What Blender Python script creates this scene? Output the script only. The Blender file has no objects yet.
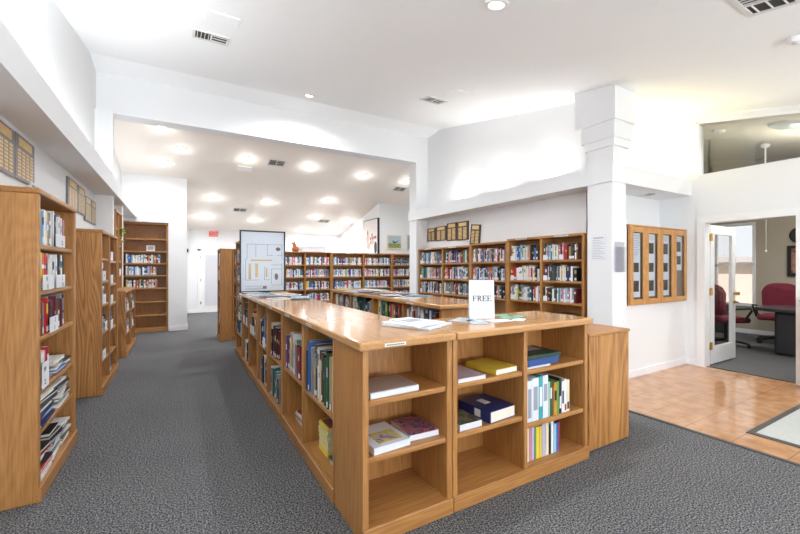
import bpy, bmesh, math, random
from mathutils import Vector, Matrix
R = random.Random(7)
SC = bpy.context.scene
COL = SC.collection
PI = math.pi
CAM = Vector((0, 0, 1.40))

# ------------------------------------------------------------------ helpers
def lin(c):
    c = c / 255.0
    return c / 12.92 if c <= 0.04045 else ((c + 0.055) / 1.055) ** 2.4
def rgb(r, g, b): return (lin(r), lin(g), lin(b), 1.0)

def nodes(name):
    m = bpy.data.materials.new(name); m.use_nodes = True
    nt = m.node_tree
    return m, nt, nt.nodes['Principled BSDF']

def plain(name, col, rough=0.6, metal=0.0, spec=0.5, noise=0.0, scale=8.0, bump=0.0, bscale=60.0):
    m, nt, p = nodes(name)
    p.inputs['Roughness'].default_value = rough
    p.inputs['Metallic'].default_value = metal
    p.inputs['Specular IOR Level'].default_value = spec
    p.inputs['Base Color'].default_value = col
    if noise > 0 or bump > 0:
        tc = nt.nodes.new('ShaderNodeTexCoord')
    if noise > 0:
        n = nt.nodes.new('ShaderNodeTexNoise'); n.inputs['Scale'].default_value = scale; n.inputs['Detail'].default_value = 4
        nt.links.new(tc.outputs['Object'], n.inputs['Vector'])
        r = nt.nodes.new('ShaderNodeValToRGB')
        a = [max(0, c * (1 - noise)) for c in col[:3]] + [1]; b = [min(1, c * (1 + noise)) for c in col[:3]] + [1]
        r.color_ramp.elements[0].color = a; r.color_ramp.elements[1].color = b
        r.color_ramp.elements[0].position = .3; r.color_ramp.elements[1].position = .7
        nt.links.new(n.outputs['Fac'], r.inputs['Fac']); nt.links.new(r.outputs['Color'], p.inputs['Base Color'])
    if bump > 0:
        n2 = nt.nodes.new('ShaderNodeTexNoise'); n2.inputs['Scale'].default_value = bscale; n2.inputs['Detail'].default_value = 3
        nt.links.new(tc.outputs['Object'], n2.inputs['Vector'])
        bp = nt.nodes.new('ShaderNodeBump'); bp.inputs['Strength'].default_value = bump; bp.inputs['Distance'].default_value = 0.01
        nt.links.new(n2.outputs['Fac'], bp.inputs['Height']); nt.links.new(bp.outputs['Normal'], p.inputs['Normal'])
    return m

def oak(name, axis, light, dark, rough=0.38, ring=1.0, amp=.045):
    """Oak: a stretched, warped noise grain running along one axis of the board."""
    m, nt, p = nodes(name)
    L = nt.links.new
    tc = nt.nodes.new('ShaderNodeTexCoord')
    oi = nt.nodes.new('ShaderNodeObjectInfo')
    add = nt.nodes.new('ShaderNodeVectorMath'); add.operation = 'ADD'
    sc = nt.nodes.new('ShaderNodeVectorMath'); sc.operation = 'SCALE'; sc.inputs['Scale'].default_value = 37.0
    comb = nt.nodes.new('ShaderNodeCombineXYZ')
    for k in range(3): L(oi.outputs['Random'], comb.inputs[k])
    L(comb.outputs[0], sc.inputs[0]); L(tc.outputs['Object'], add.inputs[0]); L(sc.outputs[0], add.inputs[1])
    mp = nt.nodes.new('ShaderNodeMapping')
    s = [9.0, 9.0, 9.0]; s[axis] = 1.15
    mp.inputs['Scale'].default_value = s
    L(add.outputs[0], mp.inputs['Vector'])
    n = nt.nodes.new('ShaderNodeTexNoise'); n.inputs['Scale'].default_value = 0.42 * ring; n.inputs['Detail'].default_value = 1.2
    n.inputs['Distortion'].default_value = .35
    L(mp.outputs[0], n.inputs['Vector'])
    mul = nt.nodes.new('ShaderNodeMath'); mul.operation = 'MULTIPLY'; mul.inputs[1].default_value = 130.0
    L(n.outputs['Fac'], mul.inputs[0])
    sn = nt.nodes.new('ShaderNodeMath'); sn.operation = 'SINE'; L(mul.outputs[0], sn.inputs[0])
    mp2 = nt.nodes.new('ShaderNodeMapping'); s2 = [110.0, 110.0, 110.0]; s2[axis] = 5.0
    mp2.inputs['Scale'].default_value = s2; L(add.outputs[0], mp2.inputs['Vector'])
    f = nt.nodes.new('ShaderNodeTexNoise'); f.inputs['Scale'].default_value = 1.0; f.inputs['Detail'].default_value = 3
    L(mp2.outputs[0], f.inputs['Vector'])
    big = nt.nodes.new('ShaderNodeTexNoise'); big.inputs['Scale'].default_value = .5; L(mp.outputs[0], big.inputs['Vector'])
    a = nt.nodes.new('ShaderNodeMath'); a.operation = 'MULTIPLY_ADD'; a.inputs[1].default_value = amp; a.inputs[2].default_value = 0.0
    L(sn.outputs[0], a.inputs[0])
    b = nt.nodes.new('ShaderNodeMath'); b.operation = 'MULTIPLY_ADD'; b.inputs[1].default_value = 0.75
    L(f.outputs['Fac'], b.inputs[0]); L(a.outputs[0], b.inputs[2])
    c = nt.nodes.new('ShaderNodeMath'); c.operation = 'MULTIPLY_ADD'; c.inputs[1].default_value = 0.4
    L(big.outputs['Fac'], c.inputs[0]); L(b.outputs[0], c.inputs[2])
    r = nt.nodes.new('ShaderNodeValToRGB'); r.color_ramp.elements[0].position = .28; r.color_ramp.elements[1].position = .82
    r.color_ramp.elements[0].color = dark; r.color_ramp.elements[1].color = light
    L(c.outputs[0], r.inputs['Fac']); L(r.outputs['Color'], p.inputs['Base Color'])
    p.inputs['Roughness'].default_value = rough
    return m

class MB:
    """collects shapes; build() links them as one mesh object"""
    def __init__(s): s.v = []; s.f = []; s.m = []; s.sm = []
    def poly(s, pts, faces, mi=0, smooth=False, mat=None):
        o = len(s.v)
        for p in pts:
            p = Vector(p); s.v.append(mat @ p if mat else p)
        for f in faces: s.f.append([i + o for i in f]); s.m.append(mi); s.sm.append(smooth)
        return s
    def box(s, x0, x1, y0, y1, z0, z1, mi=0, mat=None, fm=None):
        if x0 > x1: x0, x1 = x1, x0
        if y0 > y1: y0, y1 = y1, y0
        if z0 > z1: z0, z1 = z1, z0
        P = [(x0,y0,z0),(x1,y0,z0),(x1,y1,z0),(x0,y1,z0),(x0,y0,z1),(x1,y0,z1),(x1,y1,z1),(x0,y1,z1)]
        F = [(0,3,2,1),(4,5,6,7),(0,1,5,4),(1,2,6,5),(2,3,7,6),(3,0,4,7)]
        s.poly(P, F, mi, False, mat)
        if fm:   # face order: bottom, top, front(-y), right(+x), back(+y), left(-x)
            for k, v in fm.items(): s.m[len(s.m) - 6 + k] = v
        return s
    def bbox(s, x0, x1, y0, y1, z0, z1, bev=.006, mi=0, mat=None, seg=2):
        b = bmesh.new(); bmesh.ops.create_cube(b, size=1)
        for v in b.verts:
            v.co = Vector(((x0+x1)/2 + v.co.x*(x1-x0), (y0+y1)/2 + v.co.y*(y1-y0), (z0+z1)/2 + v.co.z*(z1-z0)))
        bmesh.ops.bevel(b, geom=b.edges[:], offset=bev, segments=seg, affect='EDGES', profile=.5)
        b.verts.ensure_lookup_table(); b.verts.index_update()
        s.poly([v.co.copy() for v in b.verts], [[v.index for v in f.verts] for f in b.faces], mi, False, mat); b.free()
        return s
    def prism(s, pts2, a, b, axis='z', mi=0, mat=None, smooth=False):
        n = len(pts2)
        def P(p, h): return {'z': (p[0], p[1], h), 'y': (p[0], h, p[1]), 'x': (h, p[0], p[1])}[axis]
        V = [P(p, a) for p in pts2] + [P(p, b) for p in pts2]
        s.poly(V, [list(range(n))[::-1], list(range(n, 2*n))], mi, False, mat)
        o = len(s.v) - 2*n
        for i in range(n):
            j = (i+1) % n
            s.f.append([o+i, o+j, o+n+j, o+n+i]); s.m.append(mi); s.sm.append(smooth)
        return s
    def lathe(s, prof, cx=0, cy=0, n=20, mi=0, mat=None, smooth=True):
        V = []; F = []
        for r, z in prof:
            for k in range(n):
                t = 2*PI*k/n; V.append((cx + r*math.cos(t), cy + r*math.sin(t), z))
        for i in range(len(prof)-1):
            for k in range(n):
                F.append((i*n+k, i*n+(k+1) % n, (i+1)*n+(k+1) % n, (i+1)*n+k))
        s.poly(V, F, mi, smooth, mat)
        if prof[0][0] > 1e-4: s.poly(V[:n], [list(range(n))[::-1]], mi, False, mat)
        if prof[-1][0] > 1e-4: s.poly(V[-n:], [list(range(n))], mi, False, mat)
        return s
    def tube(s, pts, r, n=8, mi=0, mat=None):
        pts = [Vector(p) for p in pts]; rings = []
        rr = r if isinstance(r, (list, tuple)) else [r]*len(pts)
        for i, p in enumerate(pts):
            d = (pts[min(i+1, len(pts)-1)] - pts[max(i-1, 0)]).normalized()
            u = d.orthogonal().normalized() if i == 0 else (u - d*u.dot(d)).normalized()
            w = d.cross(u)
            rings.append([p + (u*math.cos(2*PI*k/n) + w*math.sin(2*PI*k/n))*rr[i] for k in range(n)])
        V = [q for g in rings for q in g]; F = []
        for i in range(len(pts)-1):
            for k in range(n): F.append((i*n+k, i*n+(k+1) % n, (i+1)*n+(k+1) % n, (i+1)*n+k))
        s.poly(V, F, mi, True, mat)
        s.poly(rings[0], [list(range(n))[::-1]], mi, False, mat); s.poly(rings[-1], [list(range(n))], mi, False, mat)
        return s
    def build(s, name, mats, parent=None, fix=True):
        me = bpy.data.meshes.new(name)
        me.from_pydata([tuple(v) for v in s.v], [], s.f)
        if not isinstance(mats, (list, tuple)): mats = [mats]
        for m in mats: me.materials.append(m)
        me.polygons.foreach_set('material_index', s.m); me.polygons.foreach_set('use_smooth', s.sm)
        if fix:
            b = bmesh.new(); b.from_mesh(me); bmesh.ops.recalc_face_normals(b, faces=b.faces); b.to_mesh(me); b.free()
        me.update()
        o = bpy.data.objects.new(name, me); COL.objects.link(o)
        if parent: o.parent = parent
        return o

def tag(o, label=None, cat=None, group=None, kind=None):
    if label: o['label'] = label
    if cat: o['category'] = cat
    if group: o['group'] = group
    if kind: o['kind'] = kind
    return o
def empty(name, loc=(0, 0, 0), rz=0, rot=None):
    o = bpy.data.objects.new(name, None); COL.objects.link(o); o.location = loc
    o.rotation_euler = rot if rot else (0, 0, rz); o.empty_display_size = .1
    return o
def struct(name, mb, m, parent=None):
    o = mb.build(name, m, parent)
    if not parent: o['kind'] = 'structure'
    return o
def copy_tree(o, parent=None):
    c = o.copy(); COL.objects.link(c); c.parent = parent
    for ch in list(o.children): copy_tree(ch, c)
    return c
_tx = {}
def text_mb(mb, string, size, mat, mi=0, ext=.0006, bold=0.0):
    """letters as flat geometry, centred, in the local xy plane of mat"""
    key = (string, bold)
    if key not in _tx:
        cu = bpy.data.curves.new('t', 'FONT'); cu.body = string; cu.size = 1; cu.align_x = 'CENTER'; cu.align_y = 'CENTER'
        cu.resolution_u = 3; cu.offset = bold
        ob = bpy.data.objects.new('t', cu); COL.objects.link(ob)
        bpy.context.view_layer.update()
        me = bpy.data.meshes.new_from_object(ob.evaluated_get(bpy.context.evaluated_depsgraph_get()))
        _tx[key] = ([v.co.copy() for v in me.vertices], [list(p.vertices) for p in me.polygons])
        bpy.data.objects.remove(ob); bpy.data.curves.remove(cu); bpy.data.meshes.remove(me)
    V, F = _tx[key]
    mb.poly([v*size for v in V], F, mi, False, mat)

# ------------------------------------------------------------------ materials
M = {}
LT, DK = rgb(192, 139, 80), rgb(142, 90, 42)
M['oak_v'] = oak('oak_vertical', 2, LT, DK)
M['oak_x'] = oak('oak_lengthwise', 0, LT, DK)
M['oak_y'] = oak('oak_across', 1, LT, DK)
M['oak_top'] = oak('oak_worktop_lengthwise', 1, rgb(202, 156, 106), rgb(172, 122, 74), .12)
M['oak_topx'] = oak('oak_worktop_across', 0, rgb(202, 156, 106), rgb(172, 122, 74), .12)
M['edge'] = plain('solid_oak_edge', rgb(196, 144, 86), .35, noise=.10, scale=14)
M['oak_wild'] = oak('oak_bold_grain', 2, rgb(192, 138, 78), rgb(138, 86, 40), .35, ring=.8, amp=.16)
M['wall'] = plain('white_wall_paint', rgb(231, 232, 233), .85, bump=.08, bscale=120)
M['ceil'] = plain('white_ceiling_texture', rgb(247, 249, 250), .9, bump=.18, bscale=70)
M['ceil_far'] = plain('ceiling_paint_far_room', rgb(243, 236, 228), .6, bump=.15, bscale=60)
M['base'] = plain('white_baseboard', rgb(238, 238, 240), .45)
M['white'] = plain('white_plastic', rgb(235, 235, 235), .5)
M['door'] = plain('white_door_paint', rgb(236, 236, 236), .4)
M['paper'] = plain('white_paper', rgb(226, 228, 232), .8)
M['paper2'] = plain('grey_white_paper', rgb(205, 207, 212), .8, noise=.12, scale=30)
M['page'] = plain('book_pages', rgb(226, 220, 205), .85)
M['ink'] = plain('black_ink', rgb(25, 25, 28), .6)
M['black'] = plain('black_plastic', rgb(24, 24, 26), .4)
M['dark'] = plain('dark_vent_gap', rgb(60, 58, 56), .8)
M['vent'] = plain('vent_metal', rgb(225, 224, 222), .5)
M['brass'] = plain('brass', rgb(200, 160, 80), .3, metal=.9)
M['chrome'] = plain('chrome', rgb(200, 200, 200), .25, metal=1)
M['gold'] = plain('gold_plate', rgb(222, 190, 128), .35, metal=.35, noise=.12, scale=30)
M['plaqueg'] = plain('grey_plaque_board', rgb(120, 118, 124), .35, noise=.1, scale=12)
M['plaqueb'] = plain('dark_brown_plaque_board', rgb(72, 52, 44), .35)
M['maroon'] = plain('maroon_fabric', rgb(112, 30, 48), .85, noise=.15, scale=40, bump=.1, bscale=200)
M['desk'] = plain('dark_grey_laminate', rgb(62, 62, 66), .25)
M['beige'] = plain('beige_wall_paint', rgb(176, 166, 150), .85, bump=.08, bscale=120)
M['terra'] = plain('brown_clay', rgb(168, 100, 60), .7, noise=.2, scale=30)
M['green'] = plain('leaf_green', rgb(96, 140, 50), .5, noise=.3, scale=20)
M['yellowf'] = plain('yellow_leaf', rgb(226, 200, 60), .5)
M['tape'] = plain('label_tape', rgb(225, 222, 215), .6)
M['stucco'] = plain('pink_stucco', rgb(214, 196, 184), .9)
M['cork'] = plain('brown_pinboard', rgb(140, 118, 100), .9, noise=.15, scale=60)
M['photo'] = plain('dim_landscape_photo', rgb(84, 76, 66), .5, noise=.6, scale=26)

def glass(name, tint=(1, 1, 1, 1), gloss=.08, rough=.0, alpha=.0):
    m = bpy.data.materials.new(name); m.use_nodes = True; nt = m.node_tree; nt.nodes.clear()
    o = nt.nodes.new('ShaderNodeOutputMaterial'); t = nt.nodes.new('ShaderNodeBsdfTransparent'); t.inputs[0].default_value = tint
    g = nt.nodes.new('ShaderNodeBsdfGlossy'); g.inputs['Roughness'].default_value = rough
    mx = nt.nodes.new('ShaderNodeMixShader'); mx.inputs[0].default_value = gloss
    nt.links.new(t.outputs[0], mx.inputs[1]); nt.links.new(g.outputs[0], mx.inputs[2]); nt.links.new(mx.outputs[0], o.inputs[0])
    return m
M['glass'] = glass('clear_glass', gloss=.07)
M['tglass'] = glass('tinted_glass', (.86, .87, .86, 1), .08)
M['cglass'] = glass('cabinet_glass', (.93, .95, .97, 1), .05)
M['matteacryl'] = glass('matte_acrylic', (.96, .97, .98, 1), .04, .45)
M['acryl'] = glass('acrylic_holder', (.9, .9, .92, 1), .10, .2)

def emit(name, col, s):
    m = bpy.data.materials.new(name); m.use_nodes = True; nt = m.node_tree; nt.nodes.clear()
    o = nt.nodes.new('ShaderNodeOutputMaterial'); e = nt.nodes.new('ShaderNodeEmission')
    e.inputs[0].default_value = col; e.inputs[1].default_value = s
    nt.links.new(e.outputs[0], o.inputs[0]); return m
M['lamp'] = emit('lamp_glow', (1, .97, .92, 1), 9)
M['exit'] = emit('exit_red_glow', (1, .02, .04, 1), .55)
M['exitw'] = emit('exit_white_glow', (1, .55, .52, 1), .36)

def carpet():
    m, nt, p = nodes('grey_loop_carpet'); L = nt.links.new
    tc = nt.nodes.new('ShaderNodeTexCoord')
    n = nt.nodes.new('ShaderNodeTexNoise'); n.inputs['Scale'].default_value = 105; n.inputs['Detail'].default_value = 3; n.inputs['Roughness'].default_value = .75
    L(tc.outputs['Object'], n.inputs['Vector'])
    r = nt.nodes.new('ShaderNodeValToRGB'); e = r.color_ramp.elements
    e[0].position = .40; e[0].color = rgb(38, 38, 40); e[1].position = .60; e[1].color = rgb(160, 159, 158)
    x = e.new(.5); x.color = rgb(97, 97, 99)
    L(n.outputs['Fac'], r.inputs['Fac'])
    n2 = nt.nodes.new('ShaderNodeTexNoise'); n2.inputs['Scale'].default_value = 1.3; L(tc.outputs['Object'], n2.inputs['Vector'])
    hs = nt.nodes.new('ShaderNodeMixRGB'); hs.blend_type = 'MULTIPLY'; hs.inputs[0].default_value = .25
    L(r.outputs['Color'], hs.inputs[1]); L(n2.outputs['Fac'], hs.inputs[2])
    L(hs.outputs[0], p.inputs['Base Color']); p.inputs['Roughness'].default_value = .95; p.inputs['Specular IOR Level'].default_value = .1
    b = nt.nodes.new('ShaderNodeBump'); b.inputs['Strength'].default_value = .3; b.inputs['Distance'].default_value = .01
    L(n.outputs['Fac'], b.inputs['Height']); L(b.outputs['Normal'], p.inputs['Normal'])
    return m
M['carpet'] = carpet()
def tile():
    m, nt, p = nodes('glossy_tan_tile'); L = nt.links.new
    tc = nt.nodes.new('ShaderNodeTexCoord')
    n = nt.nodes.new('ShaderNodeTexNoise'); n.inputs['Scale'].default_value = 7; n.inputs['Detail'].default_value = 5
    L(tc.outputs['Object'], n.inputs['Vector'])
    r = nt.nodes.new('ShaderNodeValToRGB'); e = r.color_ramp.elements
    e[0].position = .35; e[0].color = rgb(176, 128, 90); e[1].position = .65; e[1].color = rgb(200, 156, 116)
    L(n.outputs['Fac'], r.inputs['Fac'])
    br = nt.nodes.new('ShaderNodeTexBrick'); br.offset = 0; br.inputs['Scale'].default_value = 1
    br.inputs['Mortar Size'].default_value = .004; br.inputs['Brick Width'].default_value = .33; br.inputs['Row Height'].default_value = .33
    br.inputs['Mortar Smooth'].default_value = .3
    L(tc.outputs['Object'], br.inputs['Vector'])
    br.inputs['Mortar'].default_value = rgb(158, 112, 78); L(r.outputs['Color'], br.inputs['Color1']); L(r.outputs['Color'], br.inputs['Color2'])
    L(br.outputs['Color'], p.inputs['Base Color']); p.inputs['Roughness'].default_value = .09
    w = nt.nodes.new('ShaderNodeTexNoise'); w.inputs['Scale'].default_value = 5; L(tc.outputs['Object'], w.inputs['Vector'])
    b = nt.nodes.new('ShaderNodeBump'); b.inputs['Strength'].default_value = .06; b.inputs['Distance'].default_value = .02
    L(w.outputs['Fac'], b.inputs['Height']); L(b.outputs['Normal'], p.inputs['Normal'])
    return m
M['tile'] = tile()
M['mat'] = plain('pale_grey_mat', rgb(186, 188, 184), .9, noise=.08, scale=60, bump=.3, bscale=150)
M['rubber'] = plain('dark_rubber_edge', rgb(78, 76, 74), .7)

# ------------------------------------------------------------------ room shell
C0, CK = 3.02, .195                       # near ceiling height = C0 + CK*y
cz = lambda y: C0 + CK*y
F0, FK = 2.55 + .235*13.2, -.235          # far ceiling
fz = lambda y: F0 + FK*y
YB = -3.2
struct('floor', MB().box(-1.4, 3.78, YB, 13.4, -.1, 0).box(3.78, 6.6, 2.72, 13.4, -.1, 0).box(3.78, 6.36, YB, -1.4, -.1, 0), M['carpet'])
struct('floor.001', MB().box(3.79, 6.42, -1.4, 2.72, -.1, .001), M['tile'])
struct('floor.002', MB().box(6.42, 10.6, -1.6, 5.2, -.1, 0), M['carpet'])
struct('trim_1', MB().box(3.765, 3.80, -1.4, 2.72, .0, .008).box(6.41, 6.43, 1.56, 2.50, .0, .010), M['rubber'])
struct('wall_left', MB().box(-1.25, -1.05, YB, 9.9, 0, 4.75), M['wall'])
# end wall of the left side, and the wall it turns into
struct('wall_end', MB().box(-1.05, .14, 10.15, 13.2, 0, fz(10.15)+.1).box(-.215, .14, 9.75, 10.15, 0, fz(9.75)+.12).box(-1.05, -.215, 9.75, 10.15, 2.36, fz(9.75)+.12), M['wall'])
# dividing wall with the wide opening: left pier, header, right pier
struct('wall_header', MB().prism([(-1.05, 3.67), (4.45, 3.67), (4.45, 0), (5.05, 0), (5.05, 4.75), (-1.05, 4.75)], 7.0, 7.28, 'y').box(-1.05, -.84, 6.88, 6.999, 0, 3.66), M['wall'])
struct('wall_back', MB().box(.1, 5.2, 13.2, 13.35, 0, 3.0), M['wall'])
struct('wall_gable', MB().prism([(5.10, 13.19), (5.10, 10.08), (7.2, 10.08), (7.2, 10.22), (5.24, 10.22), (5.24, 13.19)], 0, 3.45, 'z'), M['wall'])
struct('wall_right', MB().box(4.75, 4.9, 3.07, 6.999, 0, 4.75), M['wall'])
struct('wall_notice', MB().box(4.75, 6.36, 2.72, 3.07, 0, 1.93).box(4.75, 6.5, 3.07, 3.2, 0, 4.2), M['wall'])
# wall with the office door and the clerestory window above
struct('wall_door', MB().box(6.36, 6.5, 2.60, 3.07, 0, 4.0).box(6.36, 6.5, 2.50, 2.60, 0, 2.69).box(6.36, 6.5, -1.6, 1.56, 0, 2.69).box(6.36, 6.5, 1.56, 2.50, 2.03, 2.69)
       .box(6.36, 6.5, -1.6, .199, 2.6901, 4.0).prism([(.2, cz(.2)-.07), (2.6, cz(2.6)-.07), (2.6, 4.0), (.2, 4.0)], 6.36, 6.5, 'x')
       .box(6.36, 6.5, YB, -1.6, 0, 3.4), M['wall'])
struct('ceiling', MB().prism([(YB, cz(YB)), (6.55, cz(6.55)), (7.02, 4.24), (7.02, 4.7), (YB, 4.7)], -1.25, 6.5, 'x'), M['ceil'])
struct('ceiling.001', MB().prism([(7.1, fz(7.1)), (13.3, fz(13.3)), (13.3, 4.6), (7.1, 4.6)], -1.25, 7.3, 'x'), M['ceil_far'])
struct('ceiling.002', MB().prism([(-1.6, cz(-1.6)), (5.2, cz(5.2)), (5.2, 4.6), (-1.6, 4.6)], 6.5, 10.6, 'x'), plain('pale_office_ceiling', rgb(222, 216, 200), .9))
# office walls, with a window opening in the far one
struct('wall_office', MB().box(10.4, 10.55, -1.6, 3.23, 0, 4.2).box(10.4, 10.55, 3.23, 4.55, 0, .62).box(10.4, 10.55, 3.23, 4.55, 2.29, 4.2).box(10.4, 10.55, 4.55, 5.2, 0, 4.2)
       .box(6.5, 10.4, 5.0, 5.2, 0, 4.2).box(6.5, 10.4, -1.6, -1.45, 0, 4.2), M['beige'])
# ledges (soffits) running along both sides
struct('trim_2', MB().box(-1.05, -.78, YB, 9.75, 2.43, 2.65), M['wall'])
struct('trim_3', MB().prism([(4.43, 2.65), (6.36, 2.65), (6.36, 3.07), (4.75, 3.07), (4.75, 7.3), (4.43, 7.3)], 2.42, 2.64, 'z'), M['wall'])
struct('trim_4', MB().bbox(4.45, 4.735, 2.66, 2.99, 0, 2.43, .012).box(4.45, 4.73, 2.655, 2.99, 2.63, 2.86)
       .bbox(4.43, 4.77, 2.63, 3.02, 2.845, 2.945, .006).bbox(4.42, 4.79, 2.62, 3.05, 2.94, 3.15, .006).bbox(4.40, 4.84, 2.60, 3.13, 3.145, 3.70, .006), M['wall'])
struct('trim_5', MB().box(-1.05, -.84, 7.88, 8.05, 0, 2.43), M['wall'])
# baseboards
struct('baseboard_right', MB().bbox(4.74, 6.36, 2.705, 2.72, 0, .09, .003).bbox(6.345, 6.36, 2.58, 2.705, 0, .09, .003), M['base'])
struct('baseboard_end', MB().bbox(-.2, .152, 9.735, 9.75, 0, .09, .003).bbox(.14, .152, 9.75, 13.2, 0, .09, .003), M['base'])
struct('baseboard_back', MB().bbox(.152, .52, 13.185, 13.2, 0, .09, .003), M['base'])
struct('baseboard_office', MB().bbox(10.385, 10.4, -1.45, 5.0, 0, .09, .003), M['base'])
struct('floor.003', MB().box(-1.05, -.215, 9.75, 10.15, 2.36, 2.37), M['wall']) if False else None

# clerestory window over the office door
w = empty('window_1', (6.36, 0, 0)); w['kind'] = 'structure'
mb = MB()
def zt(y): return cz(y) - .055
mb.prism([(2.56, 2.701), (2.598, 2.701), (2.598, zt(2.598)-.061), (2.56, zt(2.56)-.061)], .0, .139, 'x').box(-.015, -.001, 2.56, 2.62, 2.64, zt(2.6)-.045)
mb.prism([(.2, zt(.2)-.04), (2.559, zt(2.559)-.04), (2.559, zt(2.559)-.005), (.2, zt(.2)-.005)], -.015, -.001, 'x')
mb.box(-.004, .139, .201, 2.559, 2.691, 2.70)
mb.build('window_frame', M['door'], w)
MB().prism([(.2, 2.69), (2.58, 2.69), (2.58, zt(2.58)-.03), (.2, zt(.2)-.03)], .07, .076, 'x').build('pane', M['tglass'], w)

# office door
d = empty('door_1', (6.36, 1.56, 0)); d['kind'] = 'structure'
mb = MB()
mb.box(-.02, -.001, .925, 1.02, 0, 2.015).box(-.02, -.001, -.08, .015, 0, 2.015).box(-.02, -.001, -.08, 1.02, 2.0151, 2.105)
mb.box(-.001, .141, .925, .939, .002, 2.015).box(-.001, .141, .001, .015, .002, 2.015).box(-.001, .141, .001, .939, 2.0151, 2.029)
mb.build('door_frame', M['door'], d)
# leaf stands open at a right angle, hinged on the far jamb
mb = MB(); y0, y1 = .925, .965
X0, X1 = .165, .99
mb.box(X0, X0+.12, y0, y1, .02, 2.0).box(X1-.12, X1, y0, y1, .02, 2.0).box(X0+.12, X1-.12, y0, y1, .02, .26).box(X0+.12, X1-.12, y0, y1, 1.87, 2.0)
leaf = mb.build('door_panel', M['door'], d)
MB().box(X0+.12, X1-.12, .941, .948, .26, 1.87).build('pane', M['glass'], leaf)
for z in (.28, 1.05, 1.82):
    MB().box(.125, .165, .915, .924, z-.05, z+.05).box(.158, .20, .915, .924, z-.05, z+.05).tube([(.162, .912, z-.055), (.162, .912, z+.055)], .008).build('hinge', M['brass'], leaf)
mb = MB()
for z in (1.0, .87):
    mb.tube([(X1-.06, .925, z), (X1-.06, .90, z)], .022, 12)
    if z == 1.0: mb.tube([(X1-.06, .90, z), (X1-.06, .86, z)], .026, 12)
    else: mb.tube([(X1-.06, .90, z), (X1-.06, .875, z), (X1-.15, .872, z)], .011, 8)
mb.build('door_handle', M['brass'], leaf)

# office window with outdoors behind
w = empty('window_2', (10.4, 3.23, .62)); w['kind'] = 'structure'
mb = MB()
mb.box(-.02, .1, -.05, 0, -.05, 1.72).box(-.02, .1, 1.32, 1.37, -.05, 1.72).box(-.02, .1, 0, 1.32, 1.67, 1.72).box(-.03, .1, -.05, 1.37, -.05, 0)
mb.box(.02, .08, 0, 1.32, .80, .85).box(.02, .08, .62, .68, 0, 1.67)
mb.build('window_frame', M['door'], w)
MB().box(.045, .051, 0, 1.32, 0, 1.67).build('pane', M['glass'], w)

# far back door with blind, and the plain panel next to it
d = empty('door_2', (.47, 13.2, 0)); d['kind'] = 'structure'
MB().bbox(0, .09, -.02, 0, 0, 1.96, .004).bbox(1.0, 1.09, -.02, 0, 0, 1.96, .004).bbox(0, 1.09, -.02, 0, 1.90, 1.98, .004).build('door_frame', M['door'], d)
leaf = MB().box(.09, .2, -.012, 0, 0, 1.9).box(.89, 1.0, -.012, 0, 0, 1.9).box(.2, .89, -.012, 0, 0, .2).box(.2, .89, -.012, 0, 1.8, 1.9).build('door_panel', M['door'], d)
mb = MB()
for i in range(50): mb.box(.21, .88, -.022, -.004, .22+i*.0315, .24+i*.0315)
blind = mb.build('blind', plain('pale_blind_slats', rgb(222, 224, 228), .5), leaf)
MB().box(.2, .89, -.003, -.001, .2, 1.8).build('pane', M['paper'], leaf)
mb = MB()
for z in (.3, 1.0, 1.7): mb.box(.075, .10, -.026, -.012, z-.04, z+.04)
mb.build('hinge', M['chrome'], leaf)
struct('trim_6', MB().box(.20, .215, 13.185, 13.2, 0, 1.95).box(.30, .31, 13.19, 13.2, 0, 1.93).box(.41, .42, 13.19, 13.2, 0, 1.93), M['door'])

# outdoors seen through the office window
nb = MB().box(15.5, 16, 2.0, 5.9, 0, 1.55).build('neighbouring_building', M['stucco'])
tag(nb, 'pale stucco building outside the office window', 'building')
MB().box(15.49, 15.6, 3.9, 4.8, .9, 1.4).build('window', plain('grey_shaded_glass', rgb(150, 160, 172), .2), nb)
MB().box(15.2, 16.2, 1.9, 6.0, 1.55, 1.72).build('roof', plain('pale_roof', rgb(190, 182, 178), .8), nb)
struct('floor.003', MB().box(10.6, 20, -3, 10, -.15, -.05), plain('pale_gravel_ground', rgb(190, 180, 165), .95, noise=.1, scale=5))

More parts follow.
